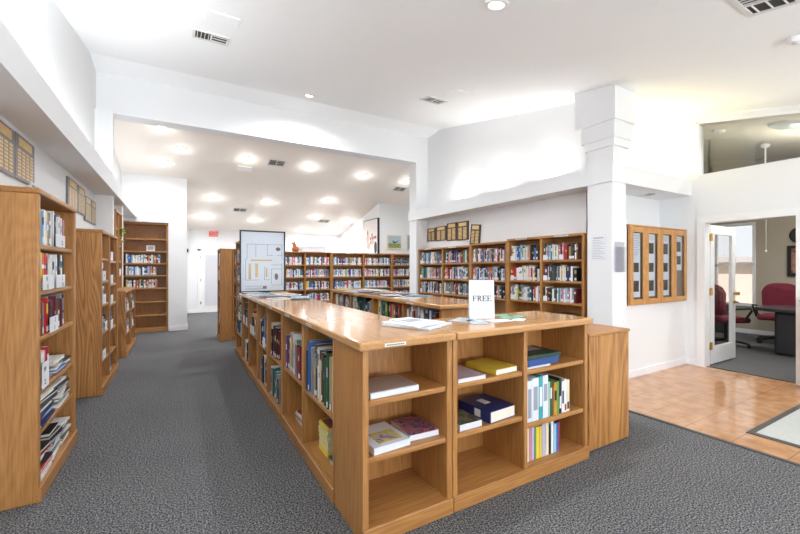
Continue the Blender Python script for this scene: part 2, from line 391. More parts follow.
# ------------------------------------------------------------------ bookcases
CASES = {}
def bookcase(key, label, xs, H, D, shelves, loc, rot, group=None, t=.035, base=.09, top=True, grain='oak_v', cat='bookcase', name='bookcase', toplap=0, wide=None):
    """front faces local -y. xs = stile centres from left to right; shelves = list per bay of upper-surface heights"""
    r = empty(name, loc, rot); tag(r, label, cat, group)
    xs = [xs[0] + .001] + list(xs[1:-1]) + [xs[-1] - .001]
    W0, W1 = xs[0], xs[-1]
    zt = H - (.035 if top else 0)
    for i, x in enumerate(xs):
        a, b = x - t/2, x + t/2
        if i == 0: a, b = x, x + t
        if i == len(xs)-1: a, b = x - t, x
        nm = 'side_panel' if i in (0, len(xs)-1) else 'divider'
        p = MB().bbox(a, b, .0, D, .0, zt, .007).build(nm, M[grain if nm == 'side_panel' else 'oak_v'], r)
    inner = []
    for i in range(len(xs)-1):
        a = xs[i] + (t if i == 0 else t/2); b = xs[i+1] - (t if i == len(xs)-2 else t/2)
        inner.append((a, b))
        for z in shelves[i]:
            MB().bbox(a-.001, b+.001, .012, D-.012, z-.032, z, .008).build('shelf', M['oak_x'], r)
        MB().box(a-.001, b+.001, .02, D-.012, base-.03, base).build('bottom_shelf', M['oak_x'], r)
    MB().box(W0+t*.5, W1-t*.5, D-.012, D-.002, .0, zt).build('back_panel', M['oak_v'], r)
    MB().bbox(W0-.0008, W1+.0008, -.012, .02, 0, base, .006).build('kickboard', M['oak_x'], r)
    if top: MB().bbox(W0-toplap, W1+toplap, -toplap-.006, D+.002, zt, H, .009).build('top_board', M['oak_x'], r)
    mat = Matrix.Translation(Vector(loc)) @ Matrix.Rotation(rot, 4, 'Z')
    CASES[key] = dict(mat=mat, inner=inner, shelves=shelves, H=zt, D=D, base=base, root=r, label=label)
    return r
FX = -PI/2     # faces -x
PX = PI/2      # faces +x

# left wall (faces +x): local x = world y
L_sh = [1.54, 1.255, .97, .645, .40]
bookcase('L1', 'tall oak bookcase nearest on the left wall, plain side panel towards the viewer', [0, .95], 1.87, .32, [L_sh], (-.725, 3.03, 0), PX, 'oak bookcases along the left wall', t=.045)
bookcase('L2', 'tall two-bay oak bookcase with bold grain on its side, second along the left wall', [0, .57, 1.22], 1.81, .31, [[1.50, 1.245, .98, .665, .36], [1.48, 1.19, .94, .63, .34]], (-.735, 5.22, 0), PX, 'oak bookcases along the left wall', grain='oak_wild')
bookcase('L3', 'low oak bookcase beyond the second tall one on the left wall', [0, .72, 1.45], 1.03, .32, [[.70, .35], [.68, .36]], (-.72, 7.2, 0), PX, 'oak bookcases along the left wall', grain='oak_wild')
bookcase('L4', 'narrow oak shelf unit with a plant, on top of the low left bookcase', [0, .36, .76], 1.24, .21, [[.98, .72, .47, .24], [.97, .72, .47, .24]], (-.83, 7.09, 1.032), PX, None, base=.03)
bookcase('END', 'tall oak bookcase facing the aisle at its far end, two lower bays empty', [0, .84], 2.35, .33, [[2.01, 1.745, 1.485, 1.225, .95, .66, .37]], (-1.06, 9.80, 0), 0, None)
# counter range: left leg faces -x
gcl = 'oak shelving units under the long centre counter'
kw = dict(top=False, group=gcl, name='shelving_unit', cat='shelf unit')
bookcase('C1', 'oak counter shelving unit nearest the corner, tall navy and dark books above', [0, .66, 1.345], .985, .57, [[.52], [.50]], (.79, 3.49, 0), FX, **kw)
bookcase('C2', 'second oak counter shelving unit along the left side of the centre counter', [0, .57, 1.25], .985, .57, [[.52], [.51]], (.79, 4.74, 0), FX, **kw)
bookcase('C3', 'farthest oak counter shelving unit, under the framed floor plan', [0, .63, 1.27], .985, .57, [[.60], [.55]], (.79, 6.01, 0), FX, **kw)
bookcase('C4', 'oak end unit of the counter facing forward, with white binder and open shelves', [0, .56], .985, .40, [[.722, .432]], (.787, 1.735, 0), 0, **kw)
bookcase('C5', 'wide oak counter unit facing forward, with yellow and navy binders', [0, .595, 1.245], .985, .40, [[.722, .432], [.722, .368]], (1.35, 1.735, 0), 0, **kw)
# second counter, faces -x
g2 = 'oak shelving units under the second counter'
kw2 = dict(top=False, group=g2, name='shelving_unit', cat='shelf unit')
bookcase('D1', 'near half of the oak shelving under the second counter, end panel showing', [0, .78, 1.52], .985, .60, [[.655], [.655]], (2.20, 4.53, 0), FX, **kw2)
bookcase('D2', 'far half of the oak shelving under the second counter, green and white books', [0, .78, 1.52], .985, .60, [[.655], [.655]], (2.20, 6.06, 0), FX, **kw2)
# right wall niche, faces -x
gr = 'oak bookcases in the right wall niche'
bookcase('R1', 'far oak bookcase of the right wall niche, under the four dark plaques', [0, .87, 1.70], 1.79, .26, [[1.475, 1.165, .87], [1.48, 1.175, .88]], (4.48, 6.97, 0), FX, gr)
bookcase('R2', 'middle single-bay oak bookcase of the right wall niche', [0, .89], 1.81, .26, [[1.49, 1.18, .89]], (4.48, 5.27, 0), FX, gr)
bookcase('R3', 'near oak bookcase of the right wall niche, beside the white column', [0, .65, 1.33], 1.84, .26, [[1.50, 1.20, .90], [1.50, 1.21, .92, .62]], (4.48, 4.38, 0), FX, gr)
# far row faces -y
gf = 'oak bookcases across the far room'
rows = [1.46, 1.14, .815, .5]
bookcase('F1', 'left oak bookcase of the far row, partly behind the framed floor plan', [0, .82, 1.54], 1.80, .28, [rows, rows], (2.00, 9.8, 0), 0, gf)
bookcase('F2', 'middle oak bookcase of the far row, below the tall portrait', [0, .94, 1.85], 1.79, .28, [rows, rows], (3.545, 9.8, 0), 0, gf)
bookcase('F3', 'right oak bookcase of the far row, below the bird painting', [0, .93], 1.79, .28, [rows], (5.40, 9.8, 0), 0, gf)
# tall cases continuing the centre line
bookcase('B', 'tall oak bookcase standing behind the framed floor plan', [0, .72], 1.81, .30, [[1.50, 1.20, .90, .62, .35]], (.80, 6.80, 0), FX, None)
bookcase('A1', 'free-standing oak bookcase by the back door, books facing the aisle', [0, .55], 1.75, .21, [[1.45, 1.15, .85, .58, .33]], (.655, 8.45, 0), FX, None)
bookcase('A2', 'oak bookcase beside the free-standing one, white shelf cards on its books', [0, .75], 1.75, .28, [[1.45, 1.15, .85, .58, .33]], (.872, 7.93, 0), 0, None)

# counter tops
def top(name, label, x0, x1, y0, y1, m):
    o = MB().bbox(x0, x1, y0, y1, .985, 1.03, .012, seg=3).build(name, m)
    return tag(o, label, 'counter top')
t1 = top('counter_top', 'long glossy oak worktop running away from the corner', .758, 1.352, 1.70, 6.04, M['oak_top'])
t2 = top('counter_top', 'short glossy oak worktop carrying the white sign', 1.358, 2.61, 1.70, 2.24, M['oak_topx'])
t3 = top('counter_top', 'oak worktop of the second counter, spread with magazines', 2.17, 2.82, 2.99, 6.08, M['oak_top'])
# label strips on the worktop edges
def strip(parent, m, w, h=.016):
    mb = MB(); mb.box(-w/2, w/2, -.0016, 0, -h/2, h/2)
    n = max(2, int(w/.012))
    for i in range(n):
        x = -w*.42 + i*w*.84/n
        mb.box(x, x+w*.84/n*.6, -.0022, -.0015, -h*.22, h*.18, 1)
    o = mb.build('label_strip', [M['tape'], M['ink']], parent); o.matrix_local = m
    return o
strip(t1, Matrix.Translation((.955, 1.699, 1.006)), .125, .017)
for y in (2.55, 3.15, 3.8, 4.5, 5.1): strip(t1, Matrix.Translation((.757, y, 1.006)) @ Matrix.Rotation(FX, 4, 'Z'), .12)
for y in (3.55, 5.0): strip(t3, Matrix.Translation((2.169, y, 1.006)) @ Matrix.Rotation(FX, 4, 'Z'), .14)
for k, ws in (('R3', (.3, 1.0)), ('R1', (.4, 1.2)), ('F2', (.5, 1.2))):
    for wx in ws:
        strip(CASES[k]['root'], Matrix.Translation((wx, -.0125, CASES[k]['H']+.018)), .22, .02)

# plain oak box at the right end
bx = empty('oak_cabinet', (2.645, 1.76, 0)); tag(bx, 'closed oak cabinet with swirling grain at the right end of the counter', 'cabinet')
MB().bbox(0, .525, 0, .45, .02, .875, .006).build('body', M['oak_wild'], bx)
MB().bbox(-.008, .533, -.008, .455, .875, .90, .008).build('top_board', M['oak_x'], bx)
MB().box(.01, .515, .012, .44, 0, .02).build('kickboard', M['rubber'], bx)
# sliver of oak by the office door
o = empty('oak_stand', (6.12, 1.15, 0)); tag(o, 'oak stand at the right edge beside the office door frame', 'stand')
MB().bbox(0, .22, 0, .33, 0, 1.0, .006).build('body', M['oak_v'], o)
MB().bbox(-.01, .23, -.01, .34, 1.0, 1.03, .008).build('top_board', M['oak_x'], o)

# ------------------------------------------------------------------ books
PAL = {'w': ('white', (232, 232, 230)), 'c': ('cream', (222, 210, 180)), 'g': ('grey', (140, 142, 148)), 'k': ('black', (32, 32, 36)),
       'n': ('navy blue', (38, 50, 98)), 'b': ('blue', (62, 110, 178)), 'l': ('light blue', (150, 190, 215)), 't': ('teal', (50, 138, 140)),
       'e': ('dark green', (40, 92, 66)), 'v': ('green', (96, 156, 84)), 'y': ('yellow', (226, 200, 70)), 'o': ('orange', (214, 120, 50)),
       'r': ('red', (184, 44, 46)), 'm': ('maroon', (112, 36, 50)), 'p': ('pink', (214, 130, 150)), 'u': ('purple', (106, 74, 134)),
       's': ('brown', (112, 78, 54)), 'a': ('tan', (186, 156, 118)), 'd': ('dark grey', (70, 72, 80)), 'q': ('lilac', (186, 176, 200))}
BM = {}
for k, (nm, c) in PAL.items(): BM[k] = plain('cover_' + nm.replace(' ', '_'), rgb(*c), .42)
PK = list(PAL)
MIX = 'wwwwccgggkkknnbbllteevyorrmmpussaddq'
MIXR = 'wwwwwwwccggggdkkknnbbllteevyorrmmpusaddqq'
MIXF = 'wwwwwwlllbbbnpprmmqgcctyk'
ORD = ['first','second','third','fourth','fifth','sixth','seventh','eighth','ninth','tenth','eleventh','twelfth','thirteenth','fourteenth','fifteenth','sixteenth','seventeenth','eighteenth','nineteenth','twentieth'] + ['twenty-'+w for w in ('first','second','third','fourth','fifth','sixth','seventh','eighth','ninth')] + ['thirtieth']

def book_faces(mb, t, h, d, mc, mpg, mband, mlab, rr, full=True, mat=None):
    c = .0022
    if full:
        mb.box(0, c, .002, d, 0, h, mc, mat); mb.box(t-c, t, .002, d, 0, h, mc, mat)
        mb.box(c*.9, t-c*.9, .004, d-.005, .003, h-.004, mpg, mat)
    else:
        mb.box(0, t, .002, d, 0, h, mc, mat, {1: mpg})
    # slightly rounded spine made of bands
    z = [0]; k = rr.random()
    lab = .035 if rr.random() < .6 and h > .16 else 0
    cuts = [(0, .012, mc)]
    zz = .012
    if lab: cuts.append((zz, zz+lab, mlab)); zz += lab
    b0 = h*(.45 + .2*rr.random()); b1 = min(h-.01, b0 + h*(.08 + .2*rr.random()))
    if k < .62 and b0 > zz:
        cuts += [(zz, b0, mc), (b0, b1, mband), (b1, h, mc)]
    else: cuts.append((zz, h, mc))
    nn = 3 if full else 2
    for (a, b, mi) in cuts:
        if b - a < .002: continue
        bulge = min(.004, t*.2)
        pts = [(t*i/nn, .002 - bulge*math.sin(PI*i/nn)) for i in range(nn+1)]
        pts = [(p[0], p[1]) for p in pts]
        mb.prism(pts + [(t, .004), (0, .004)], a, b, 'z', mi, mat)

CAND = []   # candidates: dict(mat, t, h, d, col, band, seed, text)
def fill(key, bay, row, colours=None, frac=(0., 1.), hr=(.17, .235), tr=(.014, .034), n=None, kindtext=None, mix=MIX, inset=(.015, .04), lean=.05, where=''):
    """row 0 = top shelf; the last row is the bottom board"""
    C = CASES[key]; a, b = C['inner'][bay]; sh = list(C['shelves'][bay]) + [C['base']]
    z = sh[row]; ztop = (C['H'] if row == 0 else sh[row-1] - .032)
    clear = ztop - z - .012
    x = a + (b-a)*frac[0] + .004; xe = a + (b-a)*frac[1] - .004
    i = 0
    while True:
        t = R.uniform(*tr)
        if x + t > xe or (colours and i >= len(colours) and len(colours) < 14): break
        col = (colours[i] if i < len(colours) else R.choice(colours)) if colours else R.choice(mix)
        h = min(clear, R.uniform(*hr)); d = min(C['D']-.07, R.uniform(.13, .18) if C['D'] < .4 else R.uniform(.15, .22))
        ins = R.uniform(*inset)
        ang = 0.0
        m = C['mat'] @ Matrix.Translation((x, ins, z + .0005))
        CAND.append(dict(mat=m, t=t, h=h, d=d, col=col, band=R.choice('gcadgqyw' if col not in 'wcql' else 'ggqlaqdnrt'), seed=R.random(), where=where, i=i, key=(key, bay, row)))
        x += t + R.choice((.0006, .0006, .0015, .004)); i += 1

# --- left wall case: rows are seen at a grazing angle, from the nearest book on
L1w = 'of the near left bookcase'
fill('L1', 0, 0, 'bnnlwwcagwgwdwlwgmwpgw', (0.02, .82), (.20, .24), (.022, .040), where='top shelf ' + L1w)
fill('L1', 0, 1, 'wcyorrawgwwwckdwbnkw', (0.02, .82), (.195, .24), (.022, .040), where='second shelf ' + L1w)
fill('L1', 0, 2, 'wdmsgprmkamumksdkmgd', (0.02, .84), (.195, .24), (.022, .036), where='third shelf ' + L1w)
fill('L1', 0, 3, 'wwwkrwpr', (0.02, .32), (.18, .235), (.022, .036), where='fourth shelf ' + L1w)
L2w = 'of the second left bookcase'
for row, nm, c1, c2 in ((0, 'top', '', ''), (1, 'second', 'nwnmwbw', ''), (2, 'third', 'lbwtgwwkw', 'wgk'), (3, 'fourth', 'kmdmwmkun', 'wkldwb'), (4, 'fifth', 'wkb', 'pmak'), (5, 'bottom', '', 'kdgndgk')):
    if c1: fill('L2', 0, row, c1, (.03, .9), (.17, .21), (.024, .04), where=nm + ' shelf, near bay, ' + L2w)
    if c2: fill('L2', 1, row, c2, (.03, .9), (.16, .2), (.024, .04), where=nm + ' shelf, far bay, ' + L2w)
for bay, bn in ((0, 'near'), (1, 'far')):
    for row, nm in ((0, 'top'), (1, 'middle')):
        fill('L3', bay, row, None, (.03, .85), (.17, .22), (.022, .038), where=nm + ' shelf, %s bay, of the low left bookcase' % bn)
fill('L4', 1, 3, 'kdkwkk', (.05, .9), (.15, .2), (.03, .045), where='lower shelf of the plant unit')
fill('L4', 0, 3, 'akk', (.3, .9), (.15, .2), (.03, .045), where='lower near shelf of the plant unit')
for row, nm, fr in ((2, 'third', 0), (3, 'fourth', 0), (4, 'fifth', 0)):
    fill('END', 0, row, ('wlbblwwwcwbwgcwmpnwgadr', 'wgwlwbwwwlnwbnblpaswpdn', 'ywwwkwroeyngwmaawpwnar')[row-2], (.05, .88 - .06*(row != 2)), (.15, .195), (.018, .03), where=nm + ' shelf of the tall end bookcase')
# --- centre counter, left side
cw = 'of the centre counter'
fill('C1', 1, 0, 'nnbkdgsadwkcskeedkesacpc', (.03, .97), (.27, .37), (.016, .034), mix=MIX, where='upper shelf, near-corner bay, ' + cw)
fill('C1', 0, 0, 'mumumwaawgcngtmerm', (.04, .96), (.22, .33), (.018, .032), where='upper shelf, second bay, ' + cw)
fill('C2', 1, 0, 'cckdkwmkmpkm', (.12, .96), (.24, .32), (.02, .04), where='upper shelf, third bay, ' + cw)
fill('C2', 1, 1, 'wgdegtktdgeg', (.1, .96), (.22, .32), (.018, .036), where='lower shelf, third bay, ' + cw)
fill('C2', 0, 0, 'wdbknnbgkdbwnbkd', (.05, .96), (.24, .36), (.022, .036), where='upper shelf, fourth bay, ' + cw)
fill('C2', 0, 1, 'gdkdgkwmsgdkkd', (.05, .96), (.22, .32), (.022, .036), where='lower shelf, fourth bay, ' + cw)
fill('C3', 1, 0, 'yangobryan', (.1, .96), (.2, .32), (.03, .05), where='upper shelf, fifth bay, ' + cw)
fill('C3', 0, 0, 'ndkgwskgwk', (.05, .9), (.17, .3), (.03, .05), where='upper shelf, sixth bay, ' + cw)
fill('C3', 0, 1, 'kwdgwkkg', (.05, .7), (.17, .3), (.03, .05), where='lower shelf, sixth bay, ' + cw)
# --- second counter
sw = 'of the second counter'
fill('D1', 1, 0, 'wgcwampgwlcwdlnnwbkmr', (.05, .9), (.24, .33), (.018, .034), where='upper shelf, nearest bay, ' + sw)
fill('D1', 0, 0, 'yewtegetvkeroaeomksr', (.04, .96), (.27, .36), (.02, .036), where='upper shelf, second bay, ' + sw)
fill('D2', 1, 0, 'wgwlgebeknneeekb', (.04, .96), (.24, .36), (.022, .04), where='upper shelf, third bay, ' + sw)
fill('D2', 0, 0, 'gwwagevwkwgmdgw', (.04, .96), (.24, .34), (.022, .04), where='upper shelf, farthest bay, ' + sw)
# --- right wall niche
rn = {('R1', 0): 'first', ('R1', 1): 'second', ('R2', 0): 'third', ('R3', 0): 'fourth', ('R3', 1): 'fifth'}
rowc = {('R3', 0, 0): 'wgcwwbbblwkclcapkkk', ('R3', 0, 1): 'rrrrwwwwcwwcwowrwckk', ('R3', 0, 2): 'wgwwwvykegcwwwbyekwr', ('R3', 0, 3): 'wgwwcgwcwbwwgwr',
        ('R3', 1, 0): 'dwgwlbcwvwspkprrkoekwseakw', ('R3', 1, 1): 'mdgwmdeedkgdwacwknnwkkdn', ('R3', 1, 2): 'kwmdkewdkwtlrpwlpnwgmndrp',
        ('R2', 0, 0): 'wwgmrwcnrbanwwtgpg', ('R2', 0, 1): 'wlpwgbkwmllwtknbko', ('R2', 0, 2): 'kdgskmwkampkwrkd'}
for (k, b), on in rn.items():
    for row, nm in enumerate(('top', 'second', 'third', 'bottom')[:4]):
        if row == 3 and k != 'R3': continue
        if (k, b, row) == ('R3', 1, 3): continue
        fr = (.03, .97) if (k, b) != ('R3', 1) else (.03, .93 if row == 0 else .85)
        hh = (.17, .235) if row < 3 else (.15, .2)
        tr = (.015, .029)
        if (k, b, row) == ('R3', 1, 2): hh = (.17, .20)
        fill(k, b, row, rowc.get((k, b, row)), fr, hh, tr, mix=MIXR, where='%s shelf, %s bay from the left, right wall niche' % (nm, on))
# --- far row
for (k, b), on in {('F1', 0): 'first', ('F1', 1): 'second', ('F2', 0): 'third', ('F2', 1): 'fourth', ('F3', 0): 'fifth'}.items():
    for row, nm in enumerate(('top', 'second', 'third', 'fourth')):
        cc = None
        if (k, b, row) == ('F1', 1, 2): cc = 'yyybbbbnnlyunwbkpwrwlknc'
        mx = 'keeedkbbrtkgmn' if (k, b, row) == ('F3', 0, 0) else MIXF
        fill(k, b, row, cc, (.02, .97), (.17, .215), (.018, .032), mix=mx, where='%s shelf, %s bay, far row' % (nm, on))
for k, on in (('B', 'tall bookcase behind the floor plan'), ('A1', 'free-standing bookcase by the back door'), ('A2', 'bookcase beside the free-standing one')):
    for row, nm in enumerate(('top', 'second', 'third', 'fourth', 'fifth')):
        fill(k, 0, row, None, (.03, .95), (.17, .22), (.022, .038), where='%s shelf of the %s' % (nm, on))

# visibility: cast from the camera to the spine before any book exists
bpy.context.view_layer.update()
DG = bpy.context.evaluated_depsgraph_get()
Fv = Vector((.5, .8660254, 0)); Rv = Vector((.8660254, -.5, 0)); FP = 381.6
def proj(p):
    q = p - CAM; dz = q.dot(Fv)
    return (400 + FP*q.dot(Rv)/dz, 267 - FP*q.z/dz) if dz > .05 else (-999, -999)
vis = []; hid = []
for c in CAND:
    m = c['mat']; P = [m @ Vector((x, -.003, z)) for x in (0, c['t']) for z in (.0, c['h'])]
    px = [proj(p) for p in P]
    wv = abs((px[2][0]+px[3][0]) - (px[0][0]+px[1][0]))/2; hv = abs(px[1][1]-px[0][1] + px[3][1]-px[2][1])/2
    c['area'] = wv*hv; cx = sum(p[0] for p in px)/4; cy = sum(p[1] for p in px)/4
    ok = 0
    if -5 < cx < 805 and -5 < cy < 540:
        for f in (.15, .5, .9):
            q = m @ Vector((c['t']/2, -.004, c['h']*f)); dv = q - CAM; L = dv.length; dv.normalize()
            hit, loc, *_ = SC.ray_cast(DG, CAM, dv, distance=L - .012)
            ok += 0 if hit else 1
    c['ok'] = ok; c['px'] = (cx, cy)
    (vis if ok else hid).append(c)
vis.sort(key=lambda c: -c['area']*c['ok'])
NMAX = 268
KINDC = {}
cuse = list(BM.values()); cidx = {k: i for i, k in enumerate(BM)}
for c in vis[:NMAX]:
    rr = random.Random(c['seed'])
    mb = MB()
    big = c['area']*c['ok'] > 420
    if big:
        book_faces(mb, c['t'], c['h'], c['d'], 0, 1, 2, 3, rr, True)
    else:
        book_faces(mb, c['t'], c['h'], c['d'], 0, 1, 2, 3, rr, c['area'] > 60)
    o = mb.build('book', [BM[c['col']], M['page'], BM[c['band']], M['paper']], fix=False)
    o.matrix_world = c['mat']
    size = 'slim ' if c['t'] < .021 else ('thick ' if c['t'] > .032 else '')
    wh = c['where'].replace(' of the ', ', ')
    lb = '%s%s book, %s from left, %s' % (size, PAL[c['col']][0], ORD[min(c['i'], 29)], wh)
    if len(lb.replace('-', ' ').split()) > 16: lb = lb[len(size):]
    tag(o, lb, 'book', 'upright books on the ' + c['where'])
mb = MB(); pm, wm = len(cuse), len(cuse)+1
for c in vis[NMAX:] + hid:
    if c in hid and c['key'][0] in ('F1', 'F2', 'F3') and c['key'][2] == 3: pass
    rr = random.Random(c['seed'])
    book_faces(mb, c['t'], c['h'], c['d'], cidx[c['col']], pm, cidx[c['band']], wm, rr, False, c['mat'])
o = mb.build('books', cuse + [M['page'], M['paper']], fix=False)
tag(o, 'smaller distant books filling the far shelves of the library', 'books', kind='stuff')
print('BOOKS visible', len(vis), 'hidden', len(hid), 'smallest individual area', vis[min(NMAX, len(vis))-1]['area'])

# ------------------------------------------------------------------ lying books, magazines, binders
def lying(name, label, cat, loc, rz, w, l, t, col, group=None, cover=None, pages='page', lab=None, tilt=None):
    """lies flat: w along local x, l along local y, spine along the -y edge"""
    r = empty(name, loc, rz)
    if tilt: r.rotation_euler = (tilt[0], tilt[1], rz)
    tag(r, label, cat, group)
    c = min(.003, t*.25)
    MB().box(-w/2, w/2, 0, l, 0, c).box(-w/2, w/2, 0, l, t-c, t).box(-w/2, w/2, 0, c, c, t-c).build('cover', col, r)
    MB().box(-w/2+.003, w/2-.003, c, l-.004, c, t-c).build('page_block', M[pages], r)
    if cover: cover(r, w, l, t)
    return r
def patch(parent, name, m, x0, x1, y0, y1, z, th=.0008):
    return MB().box(x0, x1, y0, y1, z, z+th).build(name, m, parent)
def art(name, cols, scale=9.0):
    m, nt, p = nodes(name); L = nt.links.new
    tc = nt.nodes.new('ShaderNodeTexCoord'); n = nt.nodes.new('ShaderNodeTexNoise'); n.inputs['Scale'].default_value = scale; n.inputs['Detail'].default_value = 3; n.inputs['Distortion'].default_value = 1.2
    L(tc.outputs['Object'], n.inputs['Vector']); r = nt.nodes.new('ShaderNodeValToRGB'); e = r.color_ramp.elements
    e[0].position = .32; e[0].color = rgb(*cols[0]); e[1].position = .68; e[1].color = rgb(*cols[-1])
    for i, c in enumerate(cols[1:-1]): x = e.new(.32 + .36*(i+1)/(len(cols)-1)); x.color = rgb(*c)
    L(n.outputs['Fac'], r.inputs['Fac']); L(r.outputs['Color'], p.inputs['Base Color']); p.inputs['Roughness'].default_value = .3
    return m

# C4 shelves (x .82..1.31), y front 1.75
c_grey = plain('grey_brown_binder_cover', rgb(158, 140, 128), .4)
c_white = plain('white_vinyl', rgb(220, 223, 230), .35)
c_yel = plain('yellow_vinyl', rgb(206, 180, 60), .4)
c_navy = plain('navy_vinyl', rgb(26, 40, 92), .35)
c_blue = plain('blue_vinyl', rgb(44, 78, 140), .35)
c_teal = plain('teal_vinyl', rgb(60, 160, 170), .35)
def cv1(r, w, l, t): patch(r, 'cover_sheet', c_grey, -w/2+.004, w/2-.004, .012, l-.004, t)
lying('ring_binder', 'white ring binder lying on the top shelf of the counter end unit', 'binder', (.992, 1.765, .723), .02, .295, .24, .029, c_white, 'ring binders in the front counter', cv1)
a1 = art('sunset_print', [(40, 30, 70), (90, 60, 120), (190, 110, 90), (70, 80, 130), (24, 24, 44)], 14)
a2 = art('field_print', [(120, 130, 60), (220, 200, 60), (200, 190, 170), (110, 100, 150)], 16)
a3 = art('flower_print', [(14, 16, 16), (20, 34, 26), (70, 100, 56), (150, 110, 110), (14, 14, 16)], 26)
def cv2(r, w, l, t): patch(r, 'cover_picture', a2, -w*.28, w*.38, l*.12, l*.6, t)
def cv3(r, w, l, t): patch(r, 'cover_picture', a1, -w/2+.002, w/2-.002, .002, l-.002, t)
def cv4(r, w, l, t): patch(r, 'cover_picture', a3, -w/2+.002, w/2-.002, .002, l-.002, t)
lying('ring_binder', 'white ring binder with a field picture on its cover, middle shelf of the end unit', 'binder', (.975, 1.765, .433), .06, .225, .27, .036, c_white, 'ring binders in the front counter', cv2)
lying('book', 'thick paperback with purple sunset cover beside the field-picture binder', 'book', (1.20, 1.80, .433), -.04, .19, .24, .030, c_white, None, cv3)
def cvlil(r, w, l, t): patch(r, 'cover_sheet', plain('lilac_brown_sheet', rgb(176, 158, 168), .5, noise=.12, scale=30), -w/2+.003, w/2-.003, .006, l-.003, t)
lying('ring_binder', 'lilac and white ring binder on the shelf left of the yellow one', 'binder', (1.402, 1.875, .723), -PI/2, .25, .215, .022, c_white, 'ring binders in the front counter', cvlil)
lying('ring_binder', 'yellow ring binder lying on the upper front counter shelf', 'binder', (1.70, 1.895, .7235), -PI/2+.06, .27, .20, .034, c_yel, 'ring binders in the front counter', None, 'paper')
lying('book', 'book with dark flower cover lying left of the big navy binder', 'book', (1.51, 1.765, .433), .0, .17, .20, .036, c_white, None, cv4)
def cv5(r, w, l, t):
    patch(r, 'cover_label', M['tape'], -.06, .02, l*.35, l*.58, t)
    MB().box(w*.02, w*.2, -.0012, 0, t*.2, t*.85).build('spine_label', M['tape'], r)
lying('ring_binder', 'big navy blue ring binder with white labels on the middle shelf', 'binder', (1.645, 1.895, .433), -PI/2+.09, .28, .235, .072, c_navy, 'ring binders in the front counter', cv5)
# C5 right bay (x 1.98..2.54)
lying('photo_album', 'dark green album on top of the pile in the upper right bay', 'album', (2.165, 1.775, .776), -.03, .34, .25, .026, plain('dark_green_cloth', rgb(34, 62, 52), .5), None, lambda r, w, l, t: patch(r, 'cover_sheet', plain('blue_grey_photo', rgb(150, 160, 178), .4), -.04, .12, l*.5, l*.95, t))
lying('ring_binder', 'blue ring binder under the dark green album', 'binder', (2.165, 1.775, .732), .0, .31, .26, .043, c_blue, 'ring binders in the front counter')
lying('booklet', 'thin white booklet at the bottom of the upper right bay pile', 'booklet', (2.10, 1.765, .7225), .0, .24, .22, .009, c_white)
def upright(name, label, cat, x, y, z, t, h, d, col, band=None, group=None, tilt=0):
    r = empty(name, (x, y, z)); r.rotation_euler = (0, tilt, 0); tag(r, label, cat, group)
    c = min(.003, t*.2)
    MB().box(0, c, 0, d, 0, h).box(t-c, t, 0, d, 0, h).bbox(0, t, -.002, .004, 0, h, .0012).build('cover', col, r)
    MB().box(c, t-c, .006, d-.006, .004, h-.008).build('page_block', M['page'], r)
    if band is not None: MB().box(t*.18, t*.82, -.0032, -.0018, h*band[0], h*band[1]).build('spine_label', band[2], r)
    return r
up = 'upright binders in the right bay of the front counter'
inkg = plain('grey_print', rgb(150, 156, 168), .6)
U = [('white ring binder, first from left on the middle right shelf', 'ring_binder', 2.00-.012, .048, .275, c_white, (.1, .8, inkg)),
     ('thick white ring binder, second from left on the middle right shelf', 'ring_binder', 2.038, .062, .285, c_white, (.25, .8, inkg)),
     ('teal ring binder between the white ones on the middle right shelf', 'ring_binder', 2.103, .036, .29, c_teal, (.3, .75, M['paper'])),
     ('tall white ring binder right of the teal one', 'ring_binder', 2.142, .052, .29, c_white, (.4, .8, inkg)),
     ('pale green paperback right of the white binders', 'book', 2.197, .016, .24, plain('pale_green_cover', rgb(170, 200, 180), .5), None),
     ('green-spined book, narrow, right of the pale green one', 'book', 2.214, .020, .245, BM['e'], (.5, .8, BM['w'])),
     ('dark brown book left of the mustard one', 'book', 2.236, .016, .20, BM['s'], None),
     ('mustard book in the middle right shelf', 'book', 2.255, .032, .225, plain('mustard_cover', rgb(196, 146, 40), .5), (.45, .75, BM['k'])),
     ('bright green book right of the mustard one', 'book', 2.290, .018, .23, BM['v'], None),
     ('black book with white band, middle right shelf', 'book', 2.310, .026, .245, BM['k'], (.15, .5, BM['w'])),
     ('white paperback, right of the black book', 'book', 2.338, .026, .22, BM['w'], (.3, .7, BM['n'])),
     ('white and red book near the end of the middle right shelf', 'book', 2.366, .024, .23, BM['w'], (.05, .25, BM['r'])),
     ('cream book with dark band, last on the middle right shelf', 'book', 2.392, .030, .225, BM['c'], (.08, .3, BM['k']))]
for lab, nm, x, t, h, m, bd in U: upright(nm, lab, 'binder' if nm == 'ring_binder' else 'book', x, 1.765, .3685, t, h, .21, m, bd, up)
V = [('w', 'white'), ('c', 'cream'), ('p', 'pink'), ('q', 'lilac'), ('v', 'pale green'), ('y', 'yellow'), ('y', 'bright yellow'), ('q', 'lilac-grey'), ('c', 'cream-edged'), ('k', 'black'), ('w', 'off-white'), ('l', 'light blue'), ('b', 'mid blue'), ('r', 'red')]
x = 1.99
for i, (k, nm) in enumerate(V):
    t = (.02, .022, .018, .026, .014, .03, .022, .035, .03, .02, .024, .028, .022, .012)[i]
    upright('magazine', '%s magazine file, %s from left on the bottom right shelf' % (nm, ORD[i]), 'magazine', x, 1.79, .0905, t, R.uniform(.20, .235), .2, BM[k], None, 'magazines on the bottom right counter shelf')
    x += t + .003

